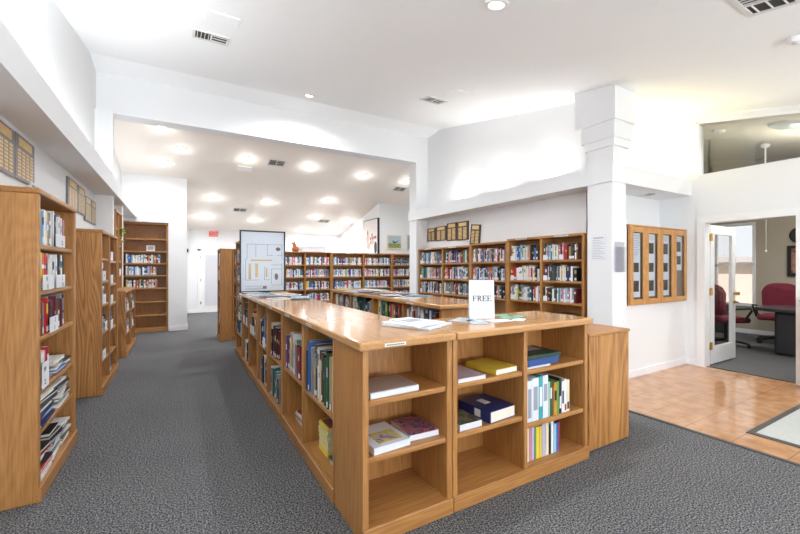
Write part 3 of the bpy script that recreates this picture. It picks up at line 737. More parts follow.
# lying piles inside the left case and the counter side
def pile(n, x, y, z, rz, w, l, cols, lab, group, jit=.02, tr=(.008, .022)):
    for i in range(n):
        t = R.uniform(*tr); k = cols[i % len(cols)]
        fl = i % 3 != 0
        ang = rz + R.uniform(-.12, .12); ox, oy = (-math.sin(rz)*l, math.cos(rz)*l) if fl else (0, 0)
        lying('magazine', lab % (PAL[k][0], ('lowest' if i == 0 else 'topmost' if i == n-1 else ORD[i] + ' from the bottom')), 'magazine',
              (x + ox + R.uniform(-jit, jit), y + oy + R.uniform(-jit, jit), z + .0005), ang + (PI if fl else 0), w, l, t, BM[k], group, None, 'page')
        z += t + .0006
# L1 lower shelves; local y of pile = away from the aisle (rz=PX: local -y edge faces +x)
xx = -.755
pile(6, xx, 3.62, .645, PX, .27, .20, 'lbwtaw', '%s magazine, near pile on fourth left shelf, %s', 'magazines on the fourth shelf of the near left bookcase')
pile(4, xx, 3.86-.03, .645, PX, .16, .20, 'dgwd', '%s magazine, far pile on fourth left shelf, %s', 'magazines on the fourth shelf of the near left bookcase', .008)
pile(9, xx, 3.31, .40, PX, .34, .22, 'nldnwgdkw', '%s book lying in near pile, fifth left shelf, %s', 'books lying on the fifth shelf of the near left bookcase', tr=(.012, .024))
pile(8, xx, 3.72, .40, PX, .32, .22, 'wldwkgdw', '%s book lying in far pile, fifth left shelf, %s', 'books lying on the fifth shelf of the near left bookcase', tr=(.012, .026))
pile(8, xx, 3.25, .09, PX, .27, .21, 'wgrkdwrk', '%s magazine, near pile on bottom left shelf, %s', 'magazines on the bottom shelf of the near left bookcase', tr=(.012, .024))
pile(9, xx, 3.53, .09, PX, .22, .21, 'wlkwdgkdk', '%s magazine, middle pile on bottom left shelf, %s', 'magazines on the bottom shelf of the near left bookcase', .006, tr=(.012, .024))
pile(7, xx, 3.79, .09, PX, .22, .21, 'wdkwgdw', '%s magazine, far pile on bottom left shelf, %s', 'magazines on the bottom shelf of the near left bookcase', .006, tr=(.012, .028))
# counter left side: yellow magazine stack, papers, heap
yp = [None]
for i in range(20):
    t = .0095
    lying('magazine', 'yellow-spined magazine in the tall stack, %s from the bottom' % ORD[i], 'magazine', (.875 + R.uniform(-.004, .004), 2.60 + R.uniform(-.006, .006), .0905 + i*.0101), FX, .19, .25, t,
          BM['y'] if i in (0, 1, 2, 3, 18, 19) else plain('pale_yellow_spine', rgb(214, 205, 150), .5) if i == 4 else bpy.data.materials['pale_yellow_spine'] if i > 4 else BM['y'], 'yellow magazines stacked low in the counter',
          (lambda r, w, l, tt: patch(r, 'cover_picture', art('dark_pink_cover', [(60, 30, 40), (140, 70, 90), (30, 20, 25)], 12), -w/2+.012, w/2-.012, .012, l-.012, tt)) if i == 19 else None)
pile(4, .87, 2.36, .09, FX, .20, .26, 'wlwe', '%s booklet beside the yellow magazine stack, %s', 'booklets low in the counter', .008, (.006, .012))
pile(6, .87, 3.18, .09, FX, .24, .24, 'wdkcwm', '%s magazine, low heap of second counter bay, %s', 'magazines low in the second counter bay', .012, (.008, .018))
pile(4, .87, 5.05, .09, FX, .3, .22, 'wkwd', '%s magazine, low heap of fifth counter bay, %s', 'magazines low in the fifth counter bay', .01, (.012, .026))
pile(5, .87, 4.98, .55, FX, .25, .22, 'wgwkw', '%s magazine at the near end of the fifth bay shelf, %s', 'magazines on the fifth bay shelf', .01, (.012, .026)) if False else None
# bottom shelf of the right niche: dark video boxes lying
pile(4, 4.53, 3.42, .62, FX, .24, .16, 'wkwd', '%s box lying low in the right wall niche, %s', 'boxes in the bottom right of the wall niche', .004, (.03, .04))

# ------------------------------------------------------------------ shelf cards with letters
def card(label, letters, mat, w=.17, h=.11):
    r = empty('letter_card'); r.matrix_world = mat
    tag(r, label, 'card', 'white letter cards on the shelves')
    MB().box(-w/2, w/2, 0, .0015, 0, h).build('card', M['paper'], r)
    mb = MB()
    for s_, cx, cy in letters:
        text_mb(mb, s_, .042, Matrix.Translation((cx*w, -.001, cy*h)) @ Matrix.Rotation(PI/2, 4, 'X'), 0, bold=.02)
    if mb.v: mb.build('lettering', M['ink'], r)
    return r
def lcard(x, y, z, label, letters, w=.17, h=.11): card(label, letters, Matrix.Translation((x, y, z)) @ Matrix.Rotation(PX, 4, 'Z'), w, h)
xf = -.729
lcard(xf, 3.54, 1.541, 'white card with the letter Q on the top left shelf', [('Q', .15, .35)], .24, .085)
lcard(xf, 3.235, 1.256, 'white card with letters H and K on the second left shelf', [('H', -.1, .72), ('K', .0, .2)], .20, .095)
lcard(xf, 3.55, 1.256, 'white card with letters L and N on the second left shelf', [('L', .15, .72), ('N', .2, .2)], .22, .09)
lcard(xf, 3.38, .971, 'white card with letters S and V on the third left shelf', [('S', .1, .75), ('V', .02, .2)], .20, .10)
lcard(xf, 3.19, .646, 'white card with letters W and Z on the fourth left shelf', [('W', -.1, .72), ('Z', -.1, .22)], .14, .16)
x2 = -.739
for y, z, ww, nm in ((5.42, 1.246, .22, 'second shelf, near bay'), (5.42, .981, .22, 'third shelf, near bay'), (5.54, .666, .16, 'fourth shelf, near bay'), (5.42, .361, .22, 'fifth shelf, near bay'),
                     (5.98, 1.481, .2, 'top shelf, far bay'), (5.98, 1.191, .2, 'second shelf, far bay'), (5.98, .941, .2, 'third shelf, far bay'), (5.98, .631, .2, 'fourth shelf, far bay')):
    lcard(x2, y, z, 'white letter card on the %s, second left bookcase' % nm, [(R.choice('BCDFGJMPRST'), 0, .5)], ww, .11)
for y, z, nm in ((7.55, .701, 'upper shelf, near bay'), (8.3, .681, 'upper shelf, far bay'), (7.5, .351, 'middle shelf, near bay'), (8.25, .361, 'middle shelf, far bay')):
    lcard(-.724, y, z, 'small white card on the %s, low left bookcase' % nm, [(R.choice('ABCDE'), 0, .5)], .2, .11)
lcard(-.833, 7.62, 1.032+.241, 'white card on the lower shelf of the plant unit', [], .2, .1)
def ccard(x, y, z, label, w=.12, h=.09): card(label, [], Matrix.Translation((x, y, z)) @ Matrix.Rotation(FX, 4, 'Z'), w, h)
for y, z, nm in ((5.05, .551, 'fifth bay shelf'), (5.22, .551, 'fifth bay shelf, farther one'), (5.6, .601, 'sixth bay shelf'), (5.85, .601, 'sixth bay shelf, farther one'), (4.35, .521, 'fourth bay shelf')):
    ccard(.796, y, z, 'blank white card standing at the front of the %s, centre counter' % nm, .14, .11)
for z, nm in ((1.151, 'second'), (.581, 'fourth')): ccard(.804, 6.4, z, 'blank white card on the %s shelf of the tall bookcase' % nm, .2, .12)
for i, (k, wx) in enumerate((('R3', .66), ('R3', .92), ('R3', .04), ('R2', .05), ('R1', .04))):
    for row in (0, 1, 2):
        if i in (1,) and row: continue
        zz = CASES[k]['shelves'][1 if (k == 'R3' and wx > .6) else 0][row]
        m = CASES[k]['mat'] @ Matrix.Translation((wx + .06, .012, zz+.001))
        card('small white card, %s shelf, %s of the right wall niche' % (('top', 'second', 'third')[row], ('fifth bay left end', 'fifth bay middle', 'fourth bay', 'third bay', 'first bay')[i]), [], m, .07, .07)

# ------------------------------------------------------------------ things on the counters
# white sign FREE
sg = empty('folded_sign', (1.865, 2.06, 1.0305), -.50); tag(sg, 'folded white sign reading FREE standing on the short worktop', 'sign')
MB().poly([(-.09, 0, 0), (.09, 0, 0), (.09, .025, .275), (-.09, .025, .275), (-.09, .06, 0), (.09, .06, 0)], [(0, 1, 2, 3), (3, 2, 5, 4)]).build('folded_sheet', M['paper'], sg, fix=False)
mb = MB(); MF = Matrix.Translation((0, .0105, .145)) @ Matrix.Rotation(PI/2 - .09, 4, 'X')
def glyph(ch, x0, s):
    def q(a, b, c_, d_): mb.box(x0 + a*s, x0 + b*s, (c_-.5)*s, (d_-.5)*s, 0, .0006, 0, MF)
    q(.10, .26, 0, 1); q(0, .36, 0, .06); q(0, .30, .94, 1)
    if ch in 'FE':
        q(.2, .74, .93, 1); q(.66, .74, .74, 1); q(.2, .52, .47, .54); q(.49, .55, .38, .63)
    if ch == 'E': q(.2, .78, 0, .07); q(.70, .78, 0, .27)
    if ch == 'R':
        V_ = []
        for rr_ in (1, .62):
            V_ += [(x0 + s*(.36 + .30*rr_*math.cos(t_)*(1 if rr_ == 1 else .6)), s*(.235 + .265*rr_*math.sin(t_)), .0006) for t_ in [(-.5 + k/8)*PI for k in range(9)]]
        mb.poly(V_, [(i, i+1, 10+i, 9+i) for i in range(8)], 0, False, MF)
        q(.2, .37, .93, 1); q(.2, .37, .47, .54)
        mb.poly([(x0+.34*s, 0, .0006), (x0+.50*s, 0, .0006), (x0+.80*s, -.5*s, .0006), (x0+.62*s, -.5*s, .0006)], [(0, 1, 2, 3)], 0, False, MF); q(.60, .88, 0, .06)
for ch, x0 in (('F', -.0675), ('R', -.0335), ('E', .003), ('E', .037)): glyph(ch, x0, .040)
mb.build('lettering', M['ink'], sg)
# newspapers
def sheet(name, label, cat, x, y, z, rz, w, l, t, m, group=None, marks=None):
    r = empty(name, (x, y, z), rz); tag(r, label, cat, group)
    MB().bbox(-w/2, w/2, -l/2, l/2, 0, t, min(t*.4, .003)).build('sheets', m, r)
    mb = MB()
    if marks:
        for i in range(marks[0]):
            a = -w*.42 + w*.28*(i % 3); b = -l*.4 + l*.8*(i//3)/max(1, (marks[0]//3))
            mb.box(a, a + w*.24, b, b + l*.8/max(1, marks[0]//3)*.6, t, t+.0006)
        mb.build('print', marks[1], r)
    return r
sheet('newspaper', 'lower grey folded newspaper in the pile by the worktop corner', 'newspaper', 1.335-.03, 2.04, 1.0305, .45, .30, .34, .013, M['paper2'], None, (6, inkg))
sheet('newspaper', 'white folded newspaper on top of the grey one', 'newspaper', 1.285, 2.06, 1.0436, .33, .28, .29, .010, M['paper'], None)
sheet('newspaper', 'small folded white paper topmost on the newspaper pile', 'newspaper', 1.275, 2.09, 1.0537, .15, .17, .21, .008, M['paper'], None, (3, inkg))
gb = plain('green_brochure', rgb(120, 170, 140), .35, noise=.5, scale=20)
gc = plain('grey_blue_brochure', rgb(176, 182, 190), .35, noise=.3, scale=20)
sheet('brochure', 'grey brochure left of the FREE sign', 'brochure', 1.71, 2.08, 1.0305, .5, .20, .14, .003, gc)
sheet('brochure', 'second grey brochure touching the left edge of the sign', 'brochure', 1.73, 1.96, 1.0305, 1.1, .20, .12, .003, gc)
sheet('brochure', 'white card in front of the FREE sign', 'brochure', 1.90, 1.93, 1.0305, -.1, .17, .10, .003, M['paper'])
sheet('brochure', 'green brochure right of the FREE sign', 'brochure', 2.13, 2.03, 1.0305, .4, .22, .13, .003, gb)
sheet('brochure', 'green and blue leaflet behind the right edge of the sign', 'brochure', 2.10, 2.15, 1.0305, -.3, .22, .10, .003, gb)
sheet('brochure', 'small white leaflet at the right front of the sign', 'brochure', 2.06, 1.90, 1.0305, .6, .11, .08, .003, M['paper'])
# magazines at the far end of the long worktop
mags = [(.90, 5.35, .3, 'w'), (1.10, 5.45, -.2, 'l'), (1.22, 5.2, .2, 'w'), (.95, 4.95, -.4, 'g'), (1.18, 4.85, .5, 'w'), (1.0, 4.55, .1, 'w'), (1.24, 5.62, .0, 'y'), (.88, 5.65, .2, 'w'), (1.22, 4.45, -.3, 'l')]
for i, (x, y, a, k) in enumerate(mags):
    sheet('magazine', '%s magazine lying before the framed floor plan, %s nearest' % (PAL[k][0], ORD[i]), 'magazine', x, y, 1.0305 + .0045*(i % 5), a, .21, .28, .004, BM[k], 'magazines at the far end of the long worktop', (6, BM['bdrgknmtb'[i]]))
for i in range(11):
    k = 'wlwgkwnwlwy'[i]
    sheet('magazine', '%s magazine on the second counter, %s from its near end' % (PAL[k][0], ORD[i]), 'magazine', 2.34 + .3*(i % 2), 3.9 + i*.19, 1.0305 + .0042*(i % 4), R.uniform(-.4, .4), .22, .28, .004, BM[k], 'magazines on the second counter', (6, BM['bdngkrmtbgd'[i]]))

# framed floor plan standing on the far end of the long worktop
fp = empty('framed_floor_plan', (1.06, 5.86, 1.031), 0); tag(fp, 'large black-framed floor plan standing on the far end of the worktop', 'framed plan')
W, Hh = .64, .90
MB().box(-W/2, -W/2+.02, -.01, .015, 0, Hh).box(W/2-.02, W/2, -.01, .015, 0, Hh).box(-W/2+.02, W/2-.02, -.01, .015, 0, .02).box(-W/2+.02, W/2-.02, -.01, .015, Hh-.02, Hh).build('frame', M['black'], fp)
MB().box(-W/2+.02, W/2-.02, .0, .012, .02, Hh-.02).build('sheet', plain('pale_plan_sheet', rgb(228, 232, 240), .5), fp)
mb = MB()
def ln(x0, z0, x1, z1, w=.005, mi=0): mb.box(min(x0, x1)-w/2, max(x0, x1)+w/2, -.0016, 0, min(z0, z1)-w/2, max(z0, z1)+w/2, mi)
ln(-.22, .70, .27, .70); ln(-.22, .48, -.22, .70); ln(.27, .48, .27, .70); ln(-.1, .52, -.1, .70); ln(.06, .54, .06, .70); ln(.06, .54, .14, .54); ln(.2, .54, .27, .54)
ln(-.24, .18, -.24, .48); ln(.12, .12, .12, .34); ln(.12, .34, .27, .34); ln(.27, .10, .27, .42); ln(.12, .10, .27, .10); ln(-.24, .18, -.05, .18); ln(.02, .18, .10, .18); ln(.02, .18, .02, .38)
ln(-.24, .09, -.02, .09); ln(-.24, .05, .0, .05); ln(.12, .40, .27, .40)
for i in range(8): ln(-.24 + i*.03, .065, -.225 + i*.03, .065, .004)
for i in range(6): ln(-.27, .2 + i*.04, -.262, .2 + i*.04, .004)
ln(.0, .05, .05, .09, .004)
mb.box(-.17, .13, -.0024, -.001, .455, .478, 1)
mb.box(-.20, -.165, -.0024, -.001, .19, .42, 1); mb.box(-.11, -.07, -.0024, -.001, .22, .42, 1); mb.box(.04, .06, -.0024, -.001, .22, .36, 1)
for (cx, cy, rx, rz_) in ((.215, .635, .035, .028), (.19, .225, .026, .05)):
    mb.poly([(cx + rx*math.cos(2*PI*k/14), -.002, cy + rz_*math.sin(2*PI*k/14)) for k in range(14)], [list(range(14))], 2)
mb.build('drawing', [plain('thin_grey_line', rgb(120, 124, 136), .7), plain('tan_shelf_blocks', rgb(222, 186, 132), .7), plain('brown_table_blocks', rgb(120, 92, 100), .7)], fp)
MB().box(-W/2+.02, W/2-.02, -.006, -.004, .02, Hh-.02).build('pane', M['matteacryl'], fp)

# ------------------------------------------------------------------ plaques
def plaque(label, mat, w, h, board, cols, rows_, group, header=True, headh=.2):
    r = empty('award_plaque'); r.matrix_world = mat; tag(r, label, 'plaque', group)
    MB().bbox(0, w, -.02, 0, 0, h, .004).build('board', board, r)
    mb = MB()
    top_ = h*.94
    if header: mb.box(w*.16, w*.84, -.022, -.0195, h*(1-headh-.05), top_)
    a = w*.08; cw_ = w*.84/cols; y1_ = h*(.92-headh-.03) if header else top_; rh = (y1_ - h*.06)/rows_
    for i in range(cols):
        for j in range(rows_): mb.box(a + cw_*i + cw_*.14, a + cw_*(i+.86), -.022, -.0195, h*.06 + rh*j + rh*.14, h*.06 + rh*(j+.80))
    mb.build('name_plates', M['gold'], r)
    return r
def ML(y, z, roll=0): return Matrix.Translation((-1.05, y, z)) @ Matrix.Rotation(PX, 4, 'Z') @ Matrix.Rotation(roll, 4, 'Y')
gl = 'grey award plaques on the left wall'
plaque('grey award plaque with gold plates cut by the left edge of the view', ML(3.36, 2.045), .415, .335, M['plaqueg'], 4, 8, gl)
plaque('grey award plaque above the near left bookcase, next to the empty wall', ML(3.785, 2.05), .42, .335, M['plaqueg'], 4, 8, gl)
for i, (y, w_, z) in enumerate(((5.29, .45, 2.05), (5.75, .395, 2.045), (6.16, .37, 1.99), (6.54, .31, 1.99))):
    plaque('grey award plaque, %s in the row above the second left bookcase' % ('nearest', 'second nearest', 'third nearest', 'farthest')[i], ML(y, z), w_, .32, M['plaqueg'], 3, 9, gl)
def MR(y, z, roll=0, x=4.75): return Matrix.Translation((x, y, z)) @ Matrix.Rotation(FX, 4, 'Z') @ Matrix.Rotation(roll, 4, 'Y')
gq = 'brown award plaques above the right niche bookcases'
# local x runs towards the viewer (-y)
for i, (y, w_, z, h_) in enumerate(((6.99, .31, 1.96, .28), (6.67, .37, 1.95, .30), (6.28, .32, 1.93, .355), (5.95, .34, 1.92, .36))):
    plaque('brown award plaque with gold plates, %s from the far end of the niche' % ORD[i], MR(y, z), w_, h_, M['plaqueb'], 2, 9, gq)
plaque('tilted brown award plaque, nearest of the row over the niche bookcases', MR(5.57, 1.835, .12, 4.745), .27, .37, M['plaqueb'], 2, 9, gq)

# white framed board leaning above the near left case
wb = empty('white_board', (-1.014, 4.1, 1.40)); tag(wb, 'white framed board hung on the left wall between the two tall bookcases', 'board')
MB().box(-.034, -.02, 0, .88, 0, .66).build('panel', M['paper'], wb)
MB().box(-.036, -.005, -.015, .0, -.015, .66).box(-.036, -.005, .88, .895, -.015, .66).box(-.036, -.005, -.015, .895, .66, .675).box(-.036, -.005, 0, .88, -.015, 0).build('frame', M['vent'], wb)

# ------------------------------------------------------------------ column notices and display cabinet
n = empty('notice', (4.449, 2.935, 1.475), FX); tag(n, 'white printed notice taped to the aisle side of the column', 'notice')
MB().box(0, .20, -.001, 0, 0, .31).build('sheet', M['paper'], n)
mb = MB()
for i in range(12): mb.box(.02, .18 - .03*((i*7) % 3), -.0016, -.001, .03 + i*.02, .034 + i*.02)
mb.box(.03, .16, -.0016, -.001, .275, .287); mb.build('print', inkg, n)
n = empty('acrylic_holder', (4.465, 2.649, 1.34)); tag(n, 'empty clear leaflet holder on the near side of the column', 'holder')
MB().box(0, .20, -.006, -.004, 0, .36).box(0, .20, -.022, -.02, 0, .30).box(0, .20, -.022, -.004, 0, .004).build('holder', M['acryl'], n)

dc = empty('display_cabinet', (4.85, 2.72, .915)); tag(dc, 'shallow oak display cabinet with four glass doors on the wall', 'display cabinet')
W, Hh, D = 1.44, 1.0, .03
MB().box(0, W, -.015, -.004, 0, Hh).build('back_panel', M['cork'], dc)
MB().bbox(0, W, -D, 0, 0, .045, .005).bbox(0, W, -D, 0, Hh-.045, Hh, .005).bbox(0, .04, -D, 0, .045, Hh-.045, .004).bbox(W-.04, W, -D, 0, .045, Hh-.045, .004).bbox(W/2-.012, W/2+.012, -D, 0, .045, Hh-.045, .004).build('cabinet_frame', M['edge'], dc)
MB().bbox(-.012, W+.012, -D-.012, 0, Hh, Hh+.02, .004).build('top_board', M['edge'], dc)
for i in range(4):
    a = (.006, .362, .724, 1.080)[i]; b = a + .352
    dd = MB().bbox(a, a+.062, -D-.018, -D, .01, Hh-.01, .005).bbox(b-.062, b, -D-.018, -D, .01, Hh-.01, .005).bbox(a+.062, b-.062, -D-.018, -D, .01, .075, .004).bbox(a+.062, b-.062, -D-.018, -D, Hh-.075, Hh-.01, .004).build('cabinet_door', M['edge'], dc)
    MB().box(a+.06, b-.06, -D-.008, -D-.005, .07, Hh-.07).build('pane', M['cglass'], dd)
    c = (a+b)/2
    o = empty('display_sheet', (4.85+c, 2.72-.016, .915)); tag(o, ('white sheet with text and two photos, first door of the display cabinet', 'white sheet with three photos, second door of the display cabinet', 'white sheet with three photos, third door of the display cabinet', 'short white sheet with two photos, fourth door of the display cabinet')[i], 'sheet', 'sheets pinned in the display cabinet')
    z0 = .10 if i < 3 else .44
    MB().box(-.115, .085, -.002, 0, z0, .915).build('sheet', M['paper'], o)
    mb = MB(); nt_ = MB()
    ph = [(.66, .80), (.42, .54), (.17, .31)] if i in (1, 2) else [(.42, .54), (.17, .31)] if i == 0 else [(.70, .84), (.52, .64)]
    for (p0, p1) in ph: mb.box(-.062, .055, -.004, -.002, p0, p1)
    for j in range(9 if i == 0 else 2):
        zz = .88 - j*.03; nt_.box(-.08, .07 - .02*(j % 3), -.003, -.002, zz, zz+.006)
    mb.build('photo_print', M['photo'], o); nt_.build('print', inkg, o)

# soffit lamp ring
def downlight(label, x, y, z, slope, group, on=True, strength=None, r_=.075):
    o = empty('ceiling_downlight', (x, y, z), rot=(slope, 0, 0)); tag(o, label, 'ceiling light', group)
    MB().lathe([(r_*.78, -.002), (r_*.82, -.012), (r_*1.25, -.010), (r_*1.3, .0)], n=20).build('trim_ring', M['white'], o)
    MB().lathe([(.0001, -.004), (r_*.78, -.004)], n=20).build('lamp_face', M['lamp'] if on else M['vent'], o)
    return o
sf = math.atan(FK); sn_ = math.atan(CK)
LIG = []
def spot(x, y, z, e, size=2.2, blend=.9, col=(.92, .96, 1), rad=.06, rot=(0, 0, 0)):
    l = bpy.data.lights.new('lamp_or_fill_spot', 'SPOT'); l.energy = e; l.spot_size = size; l.spot_blend = blend; l.color = col; l.shadow_soft_size = rad
    o = bpy.data.objects.new('lamp_or_fill_spot', l); COL.objects.link(o); o.location = (x, y, z); o.rotation_euler = rot
FL = [(-.27, 7.78, 'nearest the opening on the far left'), (.03, 8.42, 'second in the left row of the far room'), (-.29, 9.03, 'just above the tall end bookcase wall'),
      (.75, 10.64, 'above the back door aisle, nearer one'), (1.23, 8.47, 'directly beyond the header, left of the big vent'), (.63, 12.0, 'closest to the EXIT sign'),
      (2.06, 10.66, 'above the framed floor plan, nearer one'), (1.95, 12.07, 'above the framed floor plan, farther one'), (3.61, 12.74, 'in the back row above the white box'),
      (2.54, 8.44, 'second in the front row of the far room'), (3.9, 8.52, 'third in the front row of the far room'), (3.59, 10.17, 'in the middle row left of the portrait'),
      (3.64, 11.43, 'behind the middle row one, left of the small vent'), (4.56, 12.71, 'in the back corner by the gable wall'), (4.75, 11.67, 'close to the sloping gable wall'), (5.14, 8.54, 'rightmost in the front row, by the pier')]
for x, y, s_ in FL:
    downlight('bright round ceiling downlight ' + s_, x, y, fz(y) - .001, sf, 'downlights in the far room ceiling')
    spot(x, y, fz(y) - .06, 38 if x > .5 else 20, 2.8)
    pl_ = bpy.data.lights.new('lamp_bulb', 'POINT'); pl_.energy = 1.5 if x > .5 else .8; pl_.color = (1, .97, .93); pl_.shadow_soft_size = .05
    po_ = bpy.data.objects.new('lamp_bulb', pl_); COL.objects.link(po_); po_.location = (x, y, fz(y) - .16)
downlight('round ceiling downlight near the header, lone one', 1.85, 6.2, cz(6.2) - .001, sn_, 'downlights in the near ceiling')
spot(1.85, 6.2, cz(6.2)-.06, 110, 3.0)
downlight('bright round ceiling downlight at the top edge of the view', 2.14, 2.2, cz(2.2) - .001, sn_, 'downlights in the near ceiling')
spot(2.14, 2.2, cz(2.2)-.06, 85, 3.0)
o = empty('ceiling_downlight', (5.7, 2.9, 2.42)); tag(o, 'unlit round fitting under the ledge over the display cabinet', 'ceiling light')
MB().lathe([(.045, -.001), (.05, -.012), (.075, -.012), (.08, .0)], n=20).build('trim_ring', M['chrome'], o); MB().lathe([(.0001, -.003), (.045, -.003)], n=16).build('lamp_face', M['dark'], o)

def vent(label, x, y, z, slope, w=.36, l=.28, grp='ceiling air vents', rz=0):
    o = empty('ceiling_vent', (x, y, z), rot=(slope, 0, rz)); tag(o, label, 'vent', grp)
    f = .025
    MB().box(-w/2, w/2, -l/2, -l/2+f, -.012, 0).box(-w/2, w/2, l/2-f, l/2, -.012, 0).box(-w/2, -w/2+f, -l/2+f, l/2-f, -.012, 0).box(w/2-f, w/2, -l/2+f, l/2-f, -.012, 0).box(-.008, .008, -l/2+f, l/2-f, -.012, 0).build('vent_frame', M['vent'], o)
    MB().box(-w/2+f, w/2-f, -l/2+f, l/2-f, -.002, .0).build('duct_opening', M['dark'], o)
    mb = MB(); n_ = 4
    for i in range(n_):
        xx_ = -w/2+f + (w/2-f-.01)*(i+.5)/n_
        mb.box(xx_, xx_+.006, -l/2+f, l/2-f, -.010, -.003)
    for i in range(3):
        yy_ = -l/2+f + (l-2*f)*(i+.5)/3; mb.box(.01, w/2-f, yy_, yy_+.008, -.010, -.003)
    mb.build('slats', M['vent'], o)
vent('white ceiling vent high on the left of the near ceiling', .30, 4.68, cz(4.68), sn_)
vent('white ceiling vent beside the flat panel left of the column', 3.37, 4.8, cz(4.8), sn_)
vent('white ceiling vent cut by the top edge near the yellow-lit corner', 3.44, 1.0, cz(1.0), sn_)
vent('dark-slotted ceiling vent just beyond the header', 1.82, 8.49, fz(8.49), sf)
vent('small distant ceiling vent above the back door', 1.44, 11.35, fz(11.35), sf)
vent('small distant ceiling vent near the gable wall', 4.01, 11.82, fz(11.82), sf)
vent('ceiling vent beside the right pier of the far room', 5.2, 9.02, fz(9.02), sf)
def panel(label, x, y, z, slope, w=.3, l=.22):
    o = MB().bbox(-w/2, w/2, -l/2, l/2, -.014, 0, .004).build('access_panel', M['ceil']); o.location = (x, y, z); o.rotation_euler = (slope, 0, 0)
    tag(o, label, 'ceiling panel', 'blank panels on the ceiling')
panel('blank white panel beside the near left ceiling vent', .36, 4.06, cz(4.06), sn_)
panel('blank white panel beside the ceiling vent left of the column', 3.42, 4.21, cz(4.21), sn_)
panel('blank panel on the far room ceiling beside the big vent', 1.22, 8.93, fz(8.93), sf)
def detector(label, x, y, z, slope, r_=.06):
    o = empty('smoke_detector', (x, y, z), rot=(slope, 0, 0)); tag(o, label, 'smoke detector', 'smoke detectors')
    MB().lathe([(r_*.8, -.04), (r_, -.02), (r_, 0)], n=20).build('body', M['white'], o)
    MB().lathe([(.0001, -.043), (r_*.4, -.043), (r_*.4, -.038)], n=14).build('vent_ring', M['dark'] if False else M['vent'], o)
detector('round smoke detector on the ceiling at the right edge', 4.26, 1.05, cz(1.05), sn_)
detector('round smoke detector behind the header', 1.97, 7.62, fz(7.62), sf)
detector('round smoke detector behind the clerestory glass, left one', 7.3, 2.67, cz(2.67), sn_, .09)
o = empty('ceiling_light', (7.3, 1.9, cz(1.9)), rot=(sn_, 0, 0)); tag(o, 'flat round ceiling lamp behind the clerestory glass', 'ceiling light')
MB().lathe([(.19, 0), (.19, -.03), (.17, -.04)], n=24).build('rim', M['white'], o); MB().lathe([(.0001, -.075), (.1, -.065), (.17, -.04)], n=24).build('lamp_shade', plain('opal_glass', rgb(220, 230, 220), .3), o)

# ceiling fan in the office
fn = empty('ceiling_fan', (8.75, 2.55, cz(2.55))); tag(fn, 'white ceiling fan with pull chain inside the office', 'ceiling fan')
MB().lathe([(.07, 0), (.06, -.05), (.015, -.07)], n=16).build('canopy', M['white'], fn)
MB().tube([(0, 0, -.05), (0, 0, -.75)], .013).build('down_rod', M['white'], fn)
MB().lathe([(.03, -.72), (.11, -.76), (.12, -.84), (.08, -.89), (.0001, -.90)], n=20).build('motor', M['white'], fn)
for k in range(5):
    m = Matrix.Rotation(2*PI*k/5 + .3, 4, 'Z')
    MB().box(.10, .18, -.02, .02, -.835, -.828, 0, m).bbox(.16, .62, -.06, .06, -.83, -.822, .003, 0, m).build('blade', M['white'], fn)
MB().tube([(.03, 0, -.89), (.03, 0, -1.83)], .0022, 6).lathe([(.0001, -1.87), (.014, -1.855), (.012, -1.835), (.0001, -1.825)], .03, 0, n=10).build('pull_chain', M['white'], fn)

# EXIT sign
ex = empty('exit_sign', (.91, 13.19, 2.34)); tag(ex, 'red glowing EXIT sign on the back wall above the door', 'exit sign')
MB().bbox(-.125, .125, -.05, 0, 0, .185, .006).build('housing', M['exitw'], ex)
mb = MB(); text_mb(mb, 'EXIT', .13, Matrix.Translation((0, -.052, .09)) @ Matrix.Rotation(PI/2, 4, 'X'), 0, bold=.03); mb.build('lettering', M['exit'], ex)
th = empty('wall_sensor', (.205, 13.2, 1.84)); tag(th, 'small dark wall sensor left of the back door', 'sensor')
MB().bbox(-.025, .025, -.05, 0, 0, .11, .006).build('housing', M['black'], th); MB().box(-.012, .012, -.054, -.05, .07, .09).build('lens', M['dark'], th)

# ------------------------------------------------------------------ pictures in the far room
pt = empty('portrait_canvas', (5.098, 11.02, 1.80), FX); tag(pt, 'tall pale painting of a figure with blossoms leaning on the gable wall', 'painting')
MB().box(0, .95, -.05, 0, 0, 1.03).build('canvas', plain('pale_canvas', rgb(232, 226, 222), .7), pt)
MB().box(.945, .985, -.055, 0, 0, 1.03).box(-.02, 0, -.055, 0, 0, 1.03).box(-.02, .985, -.055, 0, 1.03, 1.05).build('frame', M['black'], pt)
mb = MB()
rr = random.Random(3)
def blob(cx, cz_, rx, rz_, mi): mb.poly([(cx + rx*math.cos(2*PI*k/12)*rr.uniform(.85, 1.1), -.0515 - .0002*mi, cz_ + rz_*math.sin(2*PI*k/12)*rr.uniform(.85, 1.1)) for k in range(12)], [list(range(12))], mi)
blob(.28, .62, .05, .12, 0); blob(.27, .45, .09, .14, 1); blob(.35, .25, .12, .10, 1)
for i in range(16): blob(.45 + rr.uniform(0, .4), .3 + rr.uniform(0, .28), .05, .05, rr.choice((1, 1, 2)))
blob(.82, .18, .10, .18, 3)
mb.build('painted_figure', [plain('soft_brown', rgb(168, 130, 116), .7), plain('soft_rose', rgb(216, 180, 170), .7), plain('deep_rose', rgb(190, 130, 120), .7), plain('dark_indigo', rgb(70, 64, 84), .7)], pt)
pb = empty('landscape_painting', (5.36, 10.075, 1.94)); tag(pb, 'small painting of a dark bird over green field on the far wall', 'painting')
MB().box(0, .5, -.03, 0, 0, .43).build('frame', plain('cream_frame', rgb(222, 216, 200), .5), pb)
MB().box(.035, .465, -.032, -.03, .035, .17).build('painted_field', plain('green_field', rgb(140, 152, 84), .7, noise=.3, scale=20), pb)
